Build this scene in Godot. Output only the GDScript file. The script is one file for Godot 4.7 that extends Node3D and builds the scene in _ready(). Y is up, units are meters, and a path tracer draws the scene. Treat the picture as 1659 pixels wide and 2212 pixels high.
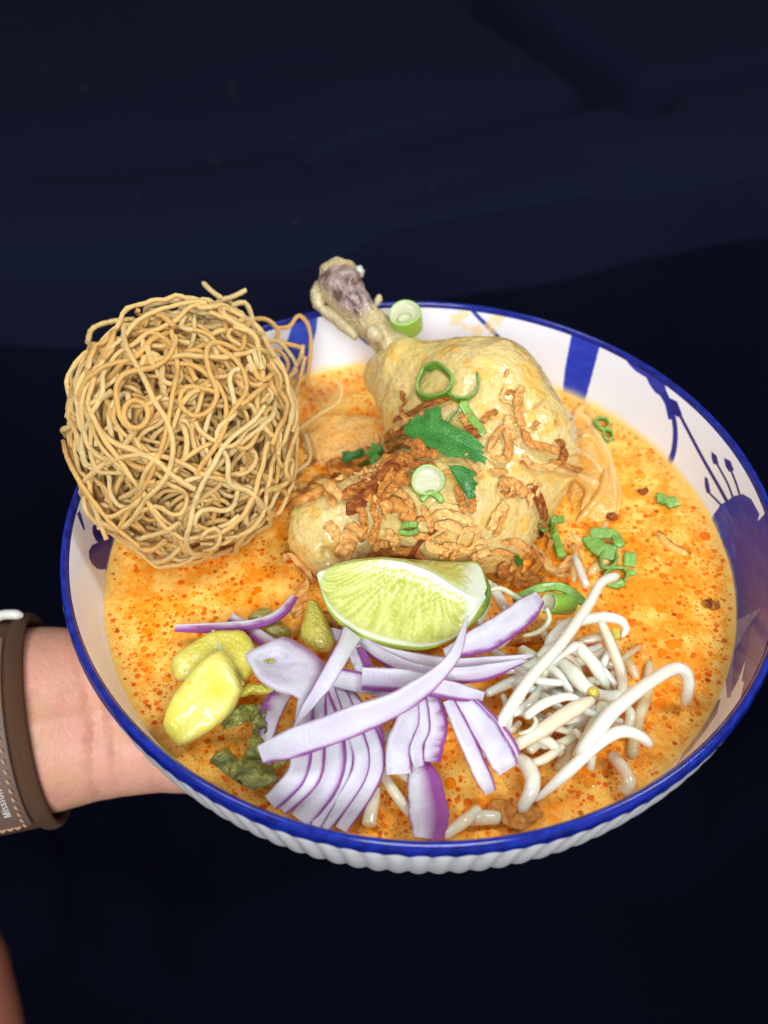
extends Node3D

const EYE := Vector3(-0.01221923, 0.22316303, 0.20962244)
const RIGHT := Vector3(0.9999998, 0.00062822, 0.0)
const UPV := Vector3(-0.00042706, 0.67978406, -0.7334122)
const BACK := Vector3(-0.00046075, 0.73341206, 0.67978419)
const SOUP_H := -0.025
const SOUP_R := 0.1083
var rng := RandomNumberGenerator.new()
var n3 := FastNoiseLite.new()
var taken := {}
var mats := {}
var bumps := {}
var chick: Array = []
var mound: Array = []

# ---------------------------------------------------------------- helpers
func numbered(called: String) -> String:
	if not taken.has(called):
		taken[called] = 0
		return called
	taken[called] += 1
	return "%s_%03d" % [called, taken[called]]

func tag(o: Node3D, label: String, category: String, group := "") -> Node3D:
	o.set_meta("label", label)
	o.set_meta("category", category)
	if group != "":
		o.set_meta("group", group)
	return o

func thing(called: String, label: String, category: String, where := Vector3.ZERO, group := "") -> Node3D:
	var o := Node3D.new()
	o.name = numbered(called)
	add_child(o)
	o.position = where
	return tag(o, label, category, group)

func obj(called: String, mesh: Mesh, m: Material, parent: Node = null) -> MeshInstance3D:
	var o := MeshInstance3D.new()
	o.mesh = mesh
	o.material_override = null
	for i in mesh.get_surface_count():
		o.set_surface_override_material(i, m)
	if parent == null or parent == self:
		o.name = numbered(called)
		add_child(o, true)
	else:
		o.name = called
		var k := 0
		while parent.has_node(NodePath(String(o.name))):
			k += 1
			o.name = "%s_%03d" % [called, k]
		parent.add_child(o, true)
	return o

# a mesh made in world coordinates becomes one object standing at its own place
func one(called: String, mesh: ArrayMesh, m: Material, label: String, category: String, group := "") -> MeshInstance3D:
	var o := obj(called, recentre(mesh), m)
	o.position = mesh.get_meta("base")
	tag(o, label, category, group)
	return o

func recentre(mesh: ArrayMesh) -> ArrayMesh:
	var b := mesh.get_aabb()
	var base := Vector3(b.get_center().x, b.position.y, b.get_center().z)
	var a := mesh.surface_get_arrays(0)
	var v: PackedVector3Array = a[Mesh.ARRAY_VERTEX]
	for i in v.size():
		v[i] -= base
	a[Mesh.ARRAY_VERTEX] = v
	var r := ArrayMesh.new()
	r.add_surface_from_arrays(Mesh.PRIMITIVE_TRIANGLES, a)
	mesh.set_meta("base", base)
	return r

func lin(hex: String) -> Color:
	return Color(hex).srgb_to_linear()

func dir(u: float, v: float) -> Vector3:
	var f := 1106.0 / tan(deg_to_rad(29.0))
	return RIGHT * ((u - 829.5) / f) - UPV * ((v - 1106.0) / f) - BACK

func at(u: float, v: float, h: float) -> Vector3:
	var d := dir(u, v)
	return EYE + d * ((h - EYE.y) / d.y)

func px(p: Vector3) -> Vector2:
	var f := 1106.0 / tan(deg_to_rad(29.0))
	var q := p - EYE
	var z := -q.dot(BACK)
	return Vector2(829.5 + f * q.dot(RIGHT) / z, 1106.0 - f * q.dot(UPV) / z)

func caps(p: Vector3, list: Array, k: float) -> float:
	var d := 1.0
	for c in list:
		var a: Vector3 = c[0]
		var ba: Vector3 = c[1] - a
		var pa := p - a
		var t := clampf(pa.dot(ba) / maxf(ba.length_squared(), 1e-9), 0.0, 1.0)
		var e := (pa - ba * t).length() - lerpf(c[2], c[3], t)
		var h := maxf(k - absf(d - e), 0.0) / k
		d = minf(d, e) - h * h * k * 0.25
	return d

func support(p: Vector3) -> float:
	var d := p.y - SOUP_H
	d = minf(d, caps(p, chick, 0.012))
	return minf(d, caps(p * Vector3(1, 2.2, 1), mound, 0.01) / 2.2)

# the first surface (soup, chicken) under a sight line, lifted by so much along its normal
func on(u: float, v: float, lift := 0.0) -> Vector3:
	var d := dir(u, v).normalized()
	var t := 0.15
	for i in 60:
		var s := support(EYE + d * t)
		if s < 0.0002:
			break
		t += s * 0.9
	var p := EYE + d * t
	return p + slope(p) * lift

func slope(p: Vector3) -> Vector3:
	var e := 0.0012
	return Vector3(support(p + Vector3(e, 0, 0)) - support(p - Vector3(e, 0, 0)), support(p + Vector3(0, e, 0)) - support(p - Vector3(0, e, 0)), support(p + Vector3(0, 0, e)) - support(p - Vector3(0, 0, e))).normalized()

func keep_in(p: Vector3, r := 0.1055) -> Vector3:
	var q := Vector2(p.x, p.z)
	if q.length() > r and p.y < 0.0:
		q = q.normalized() * r
	return Vector3(q.x, p.y, q.y)

func spline(pts: Array, n: int) -> Array:
	var out := []
	var m := pts.size()
	for i in n:
		var x := float(i) / (n - 1) * (m - 1)
		var k := mini(int(x), m - 2)
		var t := x - k
		var a = pts[maxi(k - 1, 0)]
		var b = pts[k]
		var c = pts[k + 1]
		var d = pts[mini(k + 2, m - 1)]
		out.append((b * 2.0 + (c - a) * t + (a * 2.0 - b * 5.0 + c * 4.0 - d) * t * t + (b * 3.0 - a - c * 3.0 + d) * t * t * t) * 0.5)
	return out

func pick(list: Array, s: float) -> float:
	var x := s * (list.size() - 1)
	var k := mini(int(x), list.size() - 2)
	return lerpf(list[k], list[k + 1], smoothstep(0.0, 1.0, x - k))

# rows of points joined into one smooth surface; closed: each row is a ring; ends: rings closed by fans
func grid(P: Array, closed: bool, cols: Array = [], uvs := false, ends := true, flip := 0) -> ArrayMesh:
	var R := P.size()
	var C: int = P[0].size()
	var v := PackedVector3Array()
	var nn := PackedVector3Array()
	var cc := PackedColorArray()
	var uv := PackedVector2Array()
	var idx := PackedInt32Array()
	var sgn := 1.0
	for i in R:
		for j in C:
			var i0 := maxi(i - 1, 0)
			var i1 := mini(i + 1, R - 1)
			var j0 := (j - 1 + C) % C if closed else maxi(j - 1, 0)
			var j1 := (j + 1) % C if closed else mini(j + 1, C - 1)
			v.append(P[i][j])
			var ds: Vector3 = P[i1][j] - P[i0][j]
			var dt: Vector3 = P[i][j1] - P[i][j0]
			var n := ds.cross(dt)
			if n.length_squared() < 1e-24:
				n = Vector3.UP * 1e-6 if i == 0 else nn[v.size() - 1 - C]
			nn.append(n.normalized())
			if cols.size():
				cc.append(cols[i][j])
			if uvs:
				uv.append(Vector2(float(j) / (C if closed else C - 1), float(i) / (R - 1)))
	if closed:
		var mid := R / 2
		var ctr := Vector3.ZERO
		for q in P[mid]:
			ctr += q
		ctr /= C
		var s := 0.0
		for j in C:
			s += nn[mid * C + j].dot(P[mid][j] - ctr)
		if s < 0.0:
			sgn = -1.0
	if flip != 0:
		sgn = flip
	for k in nn.size():
		nn[k] *= sgn
	var w := C if closed else C - 1
	for i in R - 1:
		for j in w:
			var a := i * C + j
			var b := i * C + (j + 1) % C
			var c := a + C
			var d := b + C
			if sgn > 0.0:
				idx.append_array(PackedInt32Array([a, b, c, b, d, c]))
			else:
				idx.append_array(PackedInt32Array([a, c, b, b, c, d]))
	if closed and ends:
		for e in [0, R - 1]:
			var ctr := Vector3.ZERO
			for q in P[e]:
				ctr += q
			ctr /= C
			var ax: Vector3 = ctr - P[1 if e == 0 else R - 2][0]
			var base := v.size()
			var away: Vector3 = (P[0][0] - P[1][0] if e == 0 else P[R - 1][0] - P[R - 2][0])
			var cn := Vector3.ZERO
			for j in C:
				cn += (P[e][j] - ctr).cross(P[e][(j + 1) % C] - ctr)
			cn = cn.normalized()
			var turn := cn.dot(away) < 0.0
			if turn:
				cn = -cn
			for j in C:
				v.append(P[e][j])
				nn.append(cn)
				if cols.size():
					cc.append(cols[e][j])
				if uvs:
					uv.append(Vector2(0.5, 0.5))
			v.append(ctr)
			nn.append(cn)
			if cols.size():
				cc.append(cols[e][0].lerp(cols[e][C / 2], 0.5))
			if uvs:
				uv.append(Vector2(0.5, 0.5))
			for j in C:
				if turn:
					idx.append_array(PackedInt32Array([base + C, base + j, base + (j + 1) % C]))
				else:
					idx.append_array(PackedInt32Array([base + C, base + (j + 1) % C, base + j]))
	var arr := []
	arr.resize(Mesh.ARRAY_MAX)
	arr[Mesh.ARRAY_VERTEX] = v
	arr[Mesh.ARRAY_NORMAL] = nn
	if cols.size():
		arr[Mesh.ARRAY_COLOR] = cc
	if uvs:
		arr[Mesh.ARRAY_TEX_UV] = uv
	arr[Mesh.ARRAY_INDEX] = idx
	var m := ArrayMesh.new()
	m.add_surface_from_arrays(Mesh.PRIMITIVE_TRIANGLES, arr)
	return m

# sweeps a closed outline along a path. prof: outline points (x across, y thick) for s; col(s, x, y) gives a colour
func sweep(path: Array, up: Callable, prof: Callable, col = null) -> ArrayMesh:
	var n := path.size()
	var P := []
	var K := []
	for i in n:
		var s := float(i) / (n - 1)
		var t: Vector3 = (path[mini(i + 1, n - 1)] - path[maxi(i - 1, 0)]).normalized()
		var u: Vector3 = up.call(s, path[i])
		var side := t.cross(u)
		if side.length() < 1e-4:
			side = t.cross(Vector3.RIGHT)
		side = side.normalized()
		u = side.cross(t).normalized()
		var row := PackedVector3Array()
		var crow := PackedColorArray()
		for q in prof.call(s):
			row.append(path[i] + side * q.x + u * q.y)
			if col != null:
				crow.append(col.call(s, q))
		P.append(row)
		K.append(crow)
	return grid(P, true, K if col != null else [])

# parallel-frame round tube
func tube(path: Array, rad: Callable, sides := 6, col = null) -> ArrayMesh:
	var n := path.size()
	var P := []
	var K := []
	var u := Vector3(0.31, 0.93, 0.2)
	for i in n:
		var s := float(i) / (n - 1)
		var t: Vector3 = (path[mini(i + 1, n - 1)] - path[maxi(i - 1, 0)]).normalized()
		var side := t.cross(u)
		if side.length() < 1e-3:
			side = t.cross(Vector3(1, 0.2, 0))
		side = side.normalized()
		u = side.cross(t).normalized()
		var row := PackedVector3Array()
		var crow := PackedColorArray()
		for j in sides:
			var a := TAU * j / sides
			var r: float = rad.call(s, a)
			row.append(path[i] + (side * cos(a) + u * sin(a)) * r)
			if col != null:
				crow.append(col.call(s, a, u.y * sin(a) + side.y * cos(a)))
		P.append(row)
		K.append(crow)
	return grid(P, true, K if col != null else [])

# a domed piece with the outline E (points in space, in order): upper side, edge, under side
func patch(E: Array, nrm: Vector3, dome: float, thick: float, rough := 0.0, col = null, rings := 6, seed_at := 0.0, clear := -1.0, crisp := 6.0) -> ArrayMesh:
	var ctr := Vector3.ZERO
	for e in E:
		ctr += e
	ctr /= E.size()
	var P := []
	var K := []
	var stops := []
	for k in rings + 1:
		stops.append([sin(PI / 2 * float(k) / rings) if k < rings else 1.0, 1.0])
	stops[0][0] = 0.004
	for k in rings + 1:
		stops.append([stops[rings - k][0], -1.0])
	for st in stops:
		var row := PackedVector3Array()
		var crow := PackedColorArray()
		for e in E:
			var t: float = st[0]
			var p: Vector3 = ctr.lerp(e, t * (0.985 if st[1] < 0 else 1.0))
			var lift := dome * (1.0 - t * t)
			var edge := sqrt(maxf(0.0, 1.0 - pow(t, crisp)))
			var wob := rough * n3.get_noise_3d(p.x * 300.0 + seed_at, p.y * 300.0, p.z * 300.0)
			p += nrm * (lift + wob + st[1] * thick * 0.5 * edge)
			if clear > 0.0:
				var gap := support(p)
				if gap < clear:
					p += slope(p) * (clear - gap)
			row.append(p)
			if col != null:
				crow.append(col.call(p, t))
		P.append(row)
		K.append(crow)
	return grid(P, true, K if col != null else [], false, false, patch_sign(P, nrm))

func patch_sign(P: Array, nrm: Vector3) -> int:
	var ds: Vector3 = P[2][0] - P[1][0]
	var dt: Vector3 = P[2][1] - P[2][P[2].size() - 1]
	return 1 if ds.cross(dt).dot(nrm) > 0.0 else -1

# surface nets of a distance field
func nets(f: Callable, lo: Vector3, hi: Vector3, cell: float, col = null) -> ArrayMesh:
	var nx := int((hi.x - lo.x) / cell) + 2
	var ny := int((hi.y - lo.y) / cell) + 2
	var nz := int((hi.z - lo.z) / cell) + 2
	var D := PackedFloat32Array()
	D.resize(nx * ny * nz)
	var sx := 1
	var sy := nx
	var sz := nx * ny
	for k in nz:
		for j in ny:
			var i := 0
			while i < nx:
				var d: float = f.call(lo + Vector3(i, j, k) * cell)
				D[i + j * sy + k * sz] = d
				i += 1
				if absf(d) > cell * 6.0:
					var skip := int(absf(d) / cell) - 4
					while skip > 0 and i < nx:
						D[i + j * sy + k * sz] = d
						i += 1
						skip -= 1
	var id := PackedInt32Array()
	id.resize(D.size())
	id.fill(-1)
	var v := PackedVector3Array()
	var nn := PackedVector3Array()
	var cc := PackedColorArray()
	var idx := PackedInt32Array()
	var off := [0, sx, sy, sx + sy, sz, sx + sz, sy + sz, sx + sy + sz]
	var E := [[0, 1], [2, 3], [4, 5], [6, 7], [0, 2], [1, 3], [4, 6], [5, 7], [0, 4], [1, 5], [2, 6], [3, 7]]
	for k in nz - 1:
		for j in ny - 1:
			for i in nx - 1:
				var b := i + j * sy + k * sz
				var neg := 0
				for o in off:
					if D[b + o] < 0.0:
						neg += 1
				if neg == 0 or neg == 8:
					continue
				var sum := Vector3.ZERO
				var cnt := 0
				for e in E:
					var d0 := D[b + off[e[0]]]
					var d1 := D[b + off[e[1]]]
					if (d0 < 0.0) != (d1 < 0.0):
						var t := d0 / (d0 - d1)
						var p0 := Vector3(e[0] & 1, (e[0] >> 1) & 1, e[0] >> 2)
						var p1 := Vector3(e[1] & 1, (e[1] >> 1) & 1, e[1] >> 2)
						sum += p0.lerp(p1, t)
						cnt += 1
				var p := lo + (Vector3(i, j, k) + sum / cnt) * cell
				id[b] = v.size()
				v.append(p)
				var g := Vector3(D[b + 1] + D[b + 1 + sy] + D[b + 1 + sz] + D[b + 1 + sy + sz] - D[b] - D[b + sy] - D[b + sz] - D[b + sy + sz], D[b + sy] + D[b + sy + 1] + D[b + sy + sz] + D[b + sy + sz + 1] - D[b] - D[b + 1] - D[b + sz] - D[b + sz + 1], D[b + sz] + D[b + sz + 1] + D[b + sz + sy] + D[b + sz + sy + 1] - D[b] - D[b + 1] - D[b + sy] - D[b + sy + 1])
				var n := g.normalized()
				nn.append(n)
				if col != null:
					cc.append(col.call(p, n))
	for k in range(1, nz - 1):
		for j in range(1, ny - 1):
			for i in range(1, nx - 1):
				var b := i + j * sy + k * sz
				var s0 := D[b] < 0.0
				for ax in 3:
					var st: int = [sx, sy, sz][ax]
					if s0 == (D[b + st] < 0.0):
						continue
					var q: int = [sy, sz, sx][ax]
					var r: int = [sz, sx, sy][ax]
					var a0 := id[b]
					var a1 := id[b - q]
					var a2 := id[b - q - r]
					var a3 := id[b - r]
					if a0 < 0 or a1 < 0 or a2 < 0 or a3 < 0:
						continue
					if s0:
						idx.append_array(PackedInt32Array([a0, a2, a1, a0, a3, a2]))
					else:
						idx.append_array(PackedInt32Array([a0, a1, a2, a0, a2, a3]))
	var arr := []
	arr.resize(Mesh.ARRAY_MAX)
	arr[Mesh.ARRAY_VERTEX] = v
	arr[Mesh.ARRAY_NORMAL] = nn
	if col != null:
		arr[Mesh.ARRAY_COLOR] = cc
	arr[Mesh.ARRAY_INDEX] = idx
	var t0 := idx[0]
	var gn := (v[idx[1]] - v[t0]).cross(v[idx[2]] - v[t0])
	if gn.dot(nn[t0]) > 0.0:
		for q in range(0, idx.size(), 3):
			var w := idx[q + 1]
			idx[q + 1] = idx[q + 2]
			idx[q + 2] = w
		arr[Mesh.ARRAY_INDEX] = idx
	var m := ArrayMesh.new()
	m.add_surface_from_arrays(Mesh.PRIMITIVE_TRIANGLES, arr)
	return m

func bump_tex(kind: String) -> ImageTexture:
	if not bumps.has(kind):
		var n := FastNoiseLite.new()
		n.seed = 11
		n.fractal_octaves = 4
		n.frequency = 0.02
		if kind == "fibre":
			n.frequency = 0.03
		if kind == "pore":
			n.noise_type = FastNoiseLite.TYPE_CELLULAR
			n.frequency = 0.05
		if kind == "weave":
			var im := Image.create(256, 256, false, Image.FORMAT_L8)
			for y in 256:
				for x in 256:
					var q := sin(x * TAU / 16.0) * sin(y * TAU / 16.0) * 0.5 + 0.5
					im.set_pixel(x, y, Color(q, q, q))
			bumps[kind] = ImageTexture.create_from_image(im)
			return bumps[kind]
		bumps[kind] = ImageTexture.create_from_image(n.get_seamless_image(512, 512))
	return bumps[kind]

func mat(key: String, color := Color.WHITE, rough := 0.5, opt := {}) -> StandardMaterial3D:
	if mats.has(key):
		return mats[key]
	var m := StandardMaterial3D.new()
	m.resource_name = key
	m.albedo_color = color.linear_to_srgb()
	m.roughness = rough
	m.metallic_specular = opt.get("spec", 0.5)
	m.vertex_color_use_as_albedo = opt.get("vc", false)
	if opt.has("sss"):
		m.subsurf_scatter_enabled = true
		m.subsurf_scatter_strength = opt.sss
	if opt.has("coat"):
		m.clearcoat_enabled = true
		m.clearcoat = opt.coat
		m.clearcoat_roughness = opt.get("coat_rough", 0.08)
	if opt.has("bump"):
		m.heightmap_enabled = true
		m.heightmap_texture = bump_tex(opt.bump)
		m.heightmap_scale = opt.get("depth", 0.03)
		m.uv1_triplanar = true
		m.uv1_scale = Vector3.ONE * opt.get("scale", 30.0)
	if opt.has("rim"):
		m.rim_enabled = true
		m.rim = opt.rim
		m.rim_tint = 0.5
	if opt.has("through"):
		m.refraction_enabled = true
		m.refraction_scale = 0.036
		m.albedo_color.a = 1.0 - opt.through
	if opt.has("back"):
		m.backlight_enabled = true
		m.backlight = opt.back
	mats[key] = m
	return m

func nz(p: Vector3, scale: float) -> float:
	return n3.get_noise_3d(p.x * scale, p.y * scale, p.z * scale)

# ---------------------------------------------------------------- scene
func _ready() -> void:
	rng.seed = 7
	n3.seed = 3
	n3.frequency = 1.0
	n3.fractal_octaves = 3
	var cam := Camera3D.new()
	cam.name = "camera"
	cam.transform = Transform3D(Basis(RIGHT, UPV, BACK).orthonormalized(), EYE)
	cam.fov = 58.0
	cam.near = 0.01
	cam.far = 30.0
	cam.current = true
	var lens := CameraAttributesPhysical.new()
	lens.frustum_focal_length = 12.0 / tan(deg_to_rad(29.0))
	lens.frustum_near = 0.01
	lens.frustum_far = 30.0
	lens.frustum_focus_distance = 0.285
	lens.exposure_aperture = 6.0
	cam.attributes = lens
	add_child(cam)
	var env := Environment.new()
	env.background_mode = Environment.BG_COLOR
	env.background_color = Color(0.20, 0.205, 0.22).linear_to_srgb()  # dim grey surround, added as even fill light
	env.background_energy_multiplier = 1.0
	env.tonemap_mode = Environment.TONE_MAPPER_LINEAR
	env.tonemap_exposure = 1.0
	env.sdfgi_enabled = true
	env.ssao_enabled = true
	env.ssil_enabled = true
	var we := WorldEnvironment.new()
	we.name = "world"
	we.environment = env
	add_child(we)
	lamp("unseen_area_lamp", Vector3(0.70, 1.2, 0.0), Vector2(0.35, 0.25), 0.85, Color(1.0, 0.985, 0.95))  # unseen overhead key, set aside to keep its glare off the soup
	lamp("unseen_area_lamp", Vector3(0.05, 0.80, 0.95), Vector2(0.6, 0.4), 1.52, Color(0.97, 0.985, 1.0))  # unseen light from behind the camera, not on a ceiling; source unknown
	lamp("unseen_area_lamp", Vector3(-0.55, 1.25, 0.15), Vector2(0.3, 0.3), 0.45, Color(1.0, 0.99, 0.97))  # unseen weaker fill from the upper left
	fields()
	backdrop()
	bowl()
	soup()
	chicken()
	soft_noodles()
	nest()
	greens()
	onions()
	sprouts()
	lime()
	shallots()
	scallions()
	cilantro()
	hand()

func lamp(called: String, where: Vector3, size: Vector2, e: float, c: Color) -> void:
	var l := AreaLight3D.new()
	l.name = called
	l.area_size = size
	l.light_energy = e
	l.light_color = c.linear_to_srgb()
	l.area_range = 8.0
	l.shadow_enabled = true
	add_child(l, true)
	l.look_at_from_position(where, Vector3(0, -0.02, 0), Vector3(0, 0, 1))

func fields() -> void:
	chick = [
		[at(885, 790, 0.005), at(1040, 870, 0.004), 0.0105, 0.0215],
		[at(1040, 870, 0.004), at(1125, 960, -0.003), 0.0215, 0.0185],
		[at(1105, 985, -0.006), at(950, 1095, -0.007), 0.0195, 0.021],
		[at(950, 1095, -0.007), at(730, 1135, -0.013), 0.0205, 0.0145],
		[at(1090, 1060, -0.01), at(1060, 1140, -0.014), 0.0165, 0.015],
		[at(930, 930, -0.009), at(1000, 1010, -0.009), 0.0165, 0.018],
		[at(833, 812, -0.004), at(890, 850, -0.004), 0.0085, 0.012],
		[at(683, 1160, -0.015), at(720, 1175, -0.015), 0.0095, 0.011],
	]
	mound = [
		[at(735, 900, -0.0255) * Vector3(1, 2.2, 1), at(810, 862, -0.0265) * Vector3(1, 2.2, 1), 0.019, 0.022],
		[at(720, 970, -0.026) * Vector3(1, 2.2, 1), at(800, 940, -0.025) * Vector3(1, 2.2, 1), 0.011, 0.012],
		[at(1250, 960, -0.0268) * Vector3(1, 2.2, 1), at(1285, 1090, -0.0268) * Vector3(1, 2.2, 1), 0.010, 0.0105],
	]

func chick_d(p: Vector3) -> float:
	var d := caps(p, chick, 0.012)
	if absf(d) < 0.006:
		d += 0.0008 * nz(p, 110.0) + 0.00035 * nz(p, 520.0)
		# creases between drumstick, thigh and the skin fold
		var a := at(905, 800, 0.018)
		var b := at(872, 850, 0.01)
		var t := clampf((p - a).dot(b - a) / (b - a).length_squared(), 0.0, 1.0)
		var q := p.distance_to(a.lerp(b, t))
		d += 0.0030 * exp(-q * q / 0.000004)
		a = at(668, 1110, -0.005)
		b = at(712, 1205, -0.009)
		t = clampf((p - a).dot(b - a) / (b - a).length_squared(), 0.0, 1.0)
		q = p.distance_to(a.lerp(b, t))
		d += 0.0028 * exp(-q * q / 0.000004)
		d += 0.0007 * absf(n3.get_noise_3d(p.x * 150.0, p.y * 150.0, p.z * 420.0)) - 0.0002
	return d

func backdrop() -> void:
	var edge := spline([Vector3(-2.6, -0.16, -0.22), Vector3(-1.4, -0.16, -0.32), at(-700, 470, -0.16), at(-300, 520, -0.16), at(0, 540, -0.16), at(350, 543, -0.16), at(650, 526, -0.16), at(850, 472, -0.16), at(1100, 428, -0.16), at(1400, 375, -0.16), at(1659, 330, -0.16), at(2000, 270, -0.16), at(2500, 190, -0.16), Vector3(1.7, -0.16, -0.95), Vector3(2.8, -0.16, -1.1)], 380)
	var folds := [[at(700, 330, -0.16), at(1300, 200, -0.16), -0.045, 0.016], [at(1300, 200, -0.16), at(1750, 130, -0.16), -0.045, 0.016], [at(1000, -40, -0.16), at(1380, 205, -0.16), -0.06, 0.024], [at(100, 360, -0.16), at(620, 300, -0.16), -0.008, 0.03], [at(840, 480, -0.16), at(1250, 385, -0.16), 0.012, 0.03]]
	var P := []
	for i in 300:
		var row := PackedVector3Array()
		for j in 380:
			var e: Vector3 = edge[j]
			var p := e
			if i < 240:
				var back := pow((239.0 - i) / 239.0, 1.25) * 0.85 + 2.0 * pow(maxf(0.0, (20.0 - i) / 20.0), 2.0)
				p.z -= back
				var lift := 0.0
				for f in folds:
					var a: Vector3 = f[0]
					var b: Vector3 = f[1]
					var t := clampf((p - a).dot(b - a) / (b - a).length_squared(), 0.0, 1.0)
					var q := a.lerp(b, t)
					var s := Vector2(p.x - q.x, p.z - q.z)
					var sd := s.length() * signf((b - a).cross(p - a).y)
					lift += f[2] * exp(-pow(sd / f[3], 2.0)) * (1.0 - smoothstep(0.0, 0.25, q.distance_to(p)))
				p.y += lift + 0.008 * nz(p, 3.0) * smoothstep(0.0, 0.15, back)
				p.y -= 0.022 * pow(maxf(0.0, 1.0 - back / 0.09), 2.0)
			else:
				var k := (i - 239.0) / 60.0
				var drop := pow(minf(k / 0.55, 1.0), 1.2)
				p.y -= 0.022 + 0.95 * drop
				p.z += 0.015 * minf(1.0, k * 12.0) + 0.16 * drop + 1.6 * pow(maxf(0.0, (k - 0.5) / 0.5), 1.3)
				var wave := 0.018 * sin(p.x * 19.0 + 2.0 * nz(Vector3(p.x, 0, 0), 2.0)) + 0.03 * nz(Vector3(p.x, p.y * 0.3, 1), 4.0)
				p.z += wave * minf(1.0, k * 5.0)
				p.y += 0.012 * nz(Vector3(p.x, 5, p.z), 3.0) * smoothstep(0.5, 0.6, k)
			row.append(p)
		P.append(row)
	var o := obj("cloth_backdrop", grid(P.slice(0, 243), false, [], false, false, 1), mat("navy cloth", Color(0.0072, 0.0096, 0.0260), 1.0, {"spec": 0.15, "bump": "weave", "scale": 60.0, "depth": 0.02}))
	o.set_meta("kind", "structure")
	o.set_meta("label", "dark navy cloth with soft folds lying behind the bowl")
	var u := obj("hanging_cloth_backdrop", grid(P.slice(242), false, [], false, false, 1), mat("shaded navy cloth", Color(0.0040, 0.0052, 0.0135), 1.0, {"spec": 0.1, "bump": "weave", "scale": 60.0, "depth": 0.02}))  # same sheet below the edge, shade put into a darker colour
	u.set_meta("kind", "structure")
	u.set_meta("label", "navy cloth hanging below the folded edge, under the bowl, shade painted into its colour")
	var mm := MultiMesh.new()
	mm.transform_format = MultiMesh.TRANSFORM_3D
	var bit := CapsuleMesh.new()
	bit.radius = 0.0004
	bit.height = 0.008
	bit.radial_segments = 5
	bit.rings = 1
	mm.mesh = bit
	mm.instance_count = 16
	for i in 16:
		var q: Vector3 = at([80, 100, 500, 505, 630, 465, 455, 180, 1110, 640, 930, 350, 640, 760, 300, 1210][i], [90, 148, 185, 205, 300, 350, 335, 190, 138, 480, 405, 25, 240, 290, 420, 60][i], -0.153)
		mm.set_instance_transform(i, Transform3D(Basis.from_euler(Vector3(PI / 2, rng.randf() * TAU, 0)), q))
	var lint := MultiMeshInstance3D.new()
	lint.name = "lint_fibres"
	lint.multimesh = mm
	bit.material = mat("lint", Color(0.026, 0.028, 0.036), 1.0)
	lint.set_meta("kind", "stuff")
	lint.set_meta("label", "pale lint fibres scattered on the dark cloth")
	add_child(lint)

# ---- bowl
func rin(y: float) -> float:
	var pr := [Vector2(0.001, 0.1141), Vector2(-0.004, 0.1125), Vector2(-0.012, 0.1106), Vector2(-0.025, 0.1078), Vector2(-0.034, 0.1035), Vector2(-0.043, 0.095), Vector2(-0.051, 0.08), Vector2(-0.056, 0.055)]
	for i in pr.size() - 1:
		if y >= pr[i + 1].x:
			return lerpf(pr[i].y, pr[i + 1].y, clampf((y - pr[i].x) / (pr[i + 1].x - pr[i].x), 0.0, 1.0))
	return 0.05

func wall(u: float, v: float) -> Vector2:
	var lo := -0.04
	var hi := 0.002
	for i in 30:
		var m := (lo + hi) * 0.5
		var p := at(u, v, m)
		if Vector2(p.x, p.z).length() > rin(m):
			lo = m
		else:
			hi = m
	var p := at(u, v, hi)
	return Vector2((atan2(p.x, -p.z) / TAU + 0.5) * 2048.0, -hi / 0.04 * 255.0)

func paint(im: Image, px_pts: Array, color: Color, o := Vector2.ZERO, sc := 1.0, vary := 0.25, soft := 0.0) -> void:
	var poly := PackedVector2Array()
	var n := px_pts.size()
	for i in n:
		var a: Vector2 = o + px_pts[i] * sc
		var b: Vector2 = o + px_pts[(i + 1) % n] * sc
		for k in 5:
			var q := a.lerp(b, k / 5.0)
			poly.append(wall(q.x, q.y))
	var lo := poly[0]
	var hi := poly[0]
	for q in poly:
		lo = lo.min(q)
		hi = hi.max(q)
	if hi.x - lo.x > 1200:
		return
	for y in range(maxi(int(lo.y) - 1, 0), mini(int(hi.y) + 2, 256)):
		for x in range(maxi(int(lo.x) - 1, 0), mini(int(hi.x) + 2, 2048)):
			var c := 0.0
			for s in 4:
				if Geometry2D.is_point_in_polygon(Vector2(x + 0.25 + 0.5 * (s & 1), y + 0.25 + 0.5 * (s >> 1)), poly):
					c += 0.25
			if c > 0.0:
				var f := n3.get_noise_2d(x * 0.03, y * 0.05)
				var k := color.lerp(Color(color.r * 0.45, color.g * 0.45, color.b * 0.75), clampf(0.5 + f, 0.0, 1.0) * vary)
				im.set_pixel(x, y, im.get_pixel(x, y).lerp(k, c * (1.0 - soft)))

func stroke(pts: Array, w0: float, w1: float) -> Array:
	var s := spline(pts, pts.size() * 4)
	var a := []
	var b := []
	for i in s.size():
		var t: Vector2 = (s[mini(i + 1, s.size() - 1)] - s[maxi(i - 1, 0)]).normalized().orthogonal()
		var w := lerpf(w0, w1, float(i) / (s.size() - 1)) * 0.5
		a.append(s[i] + t * w)
		b.push_front(s[i] - t * w)
	return a + b

func V(x: float, y: float) -> Vector2:
	return Vector2(x, y)

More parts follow.
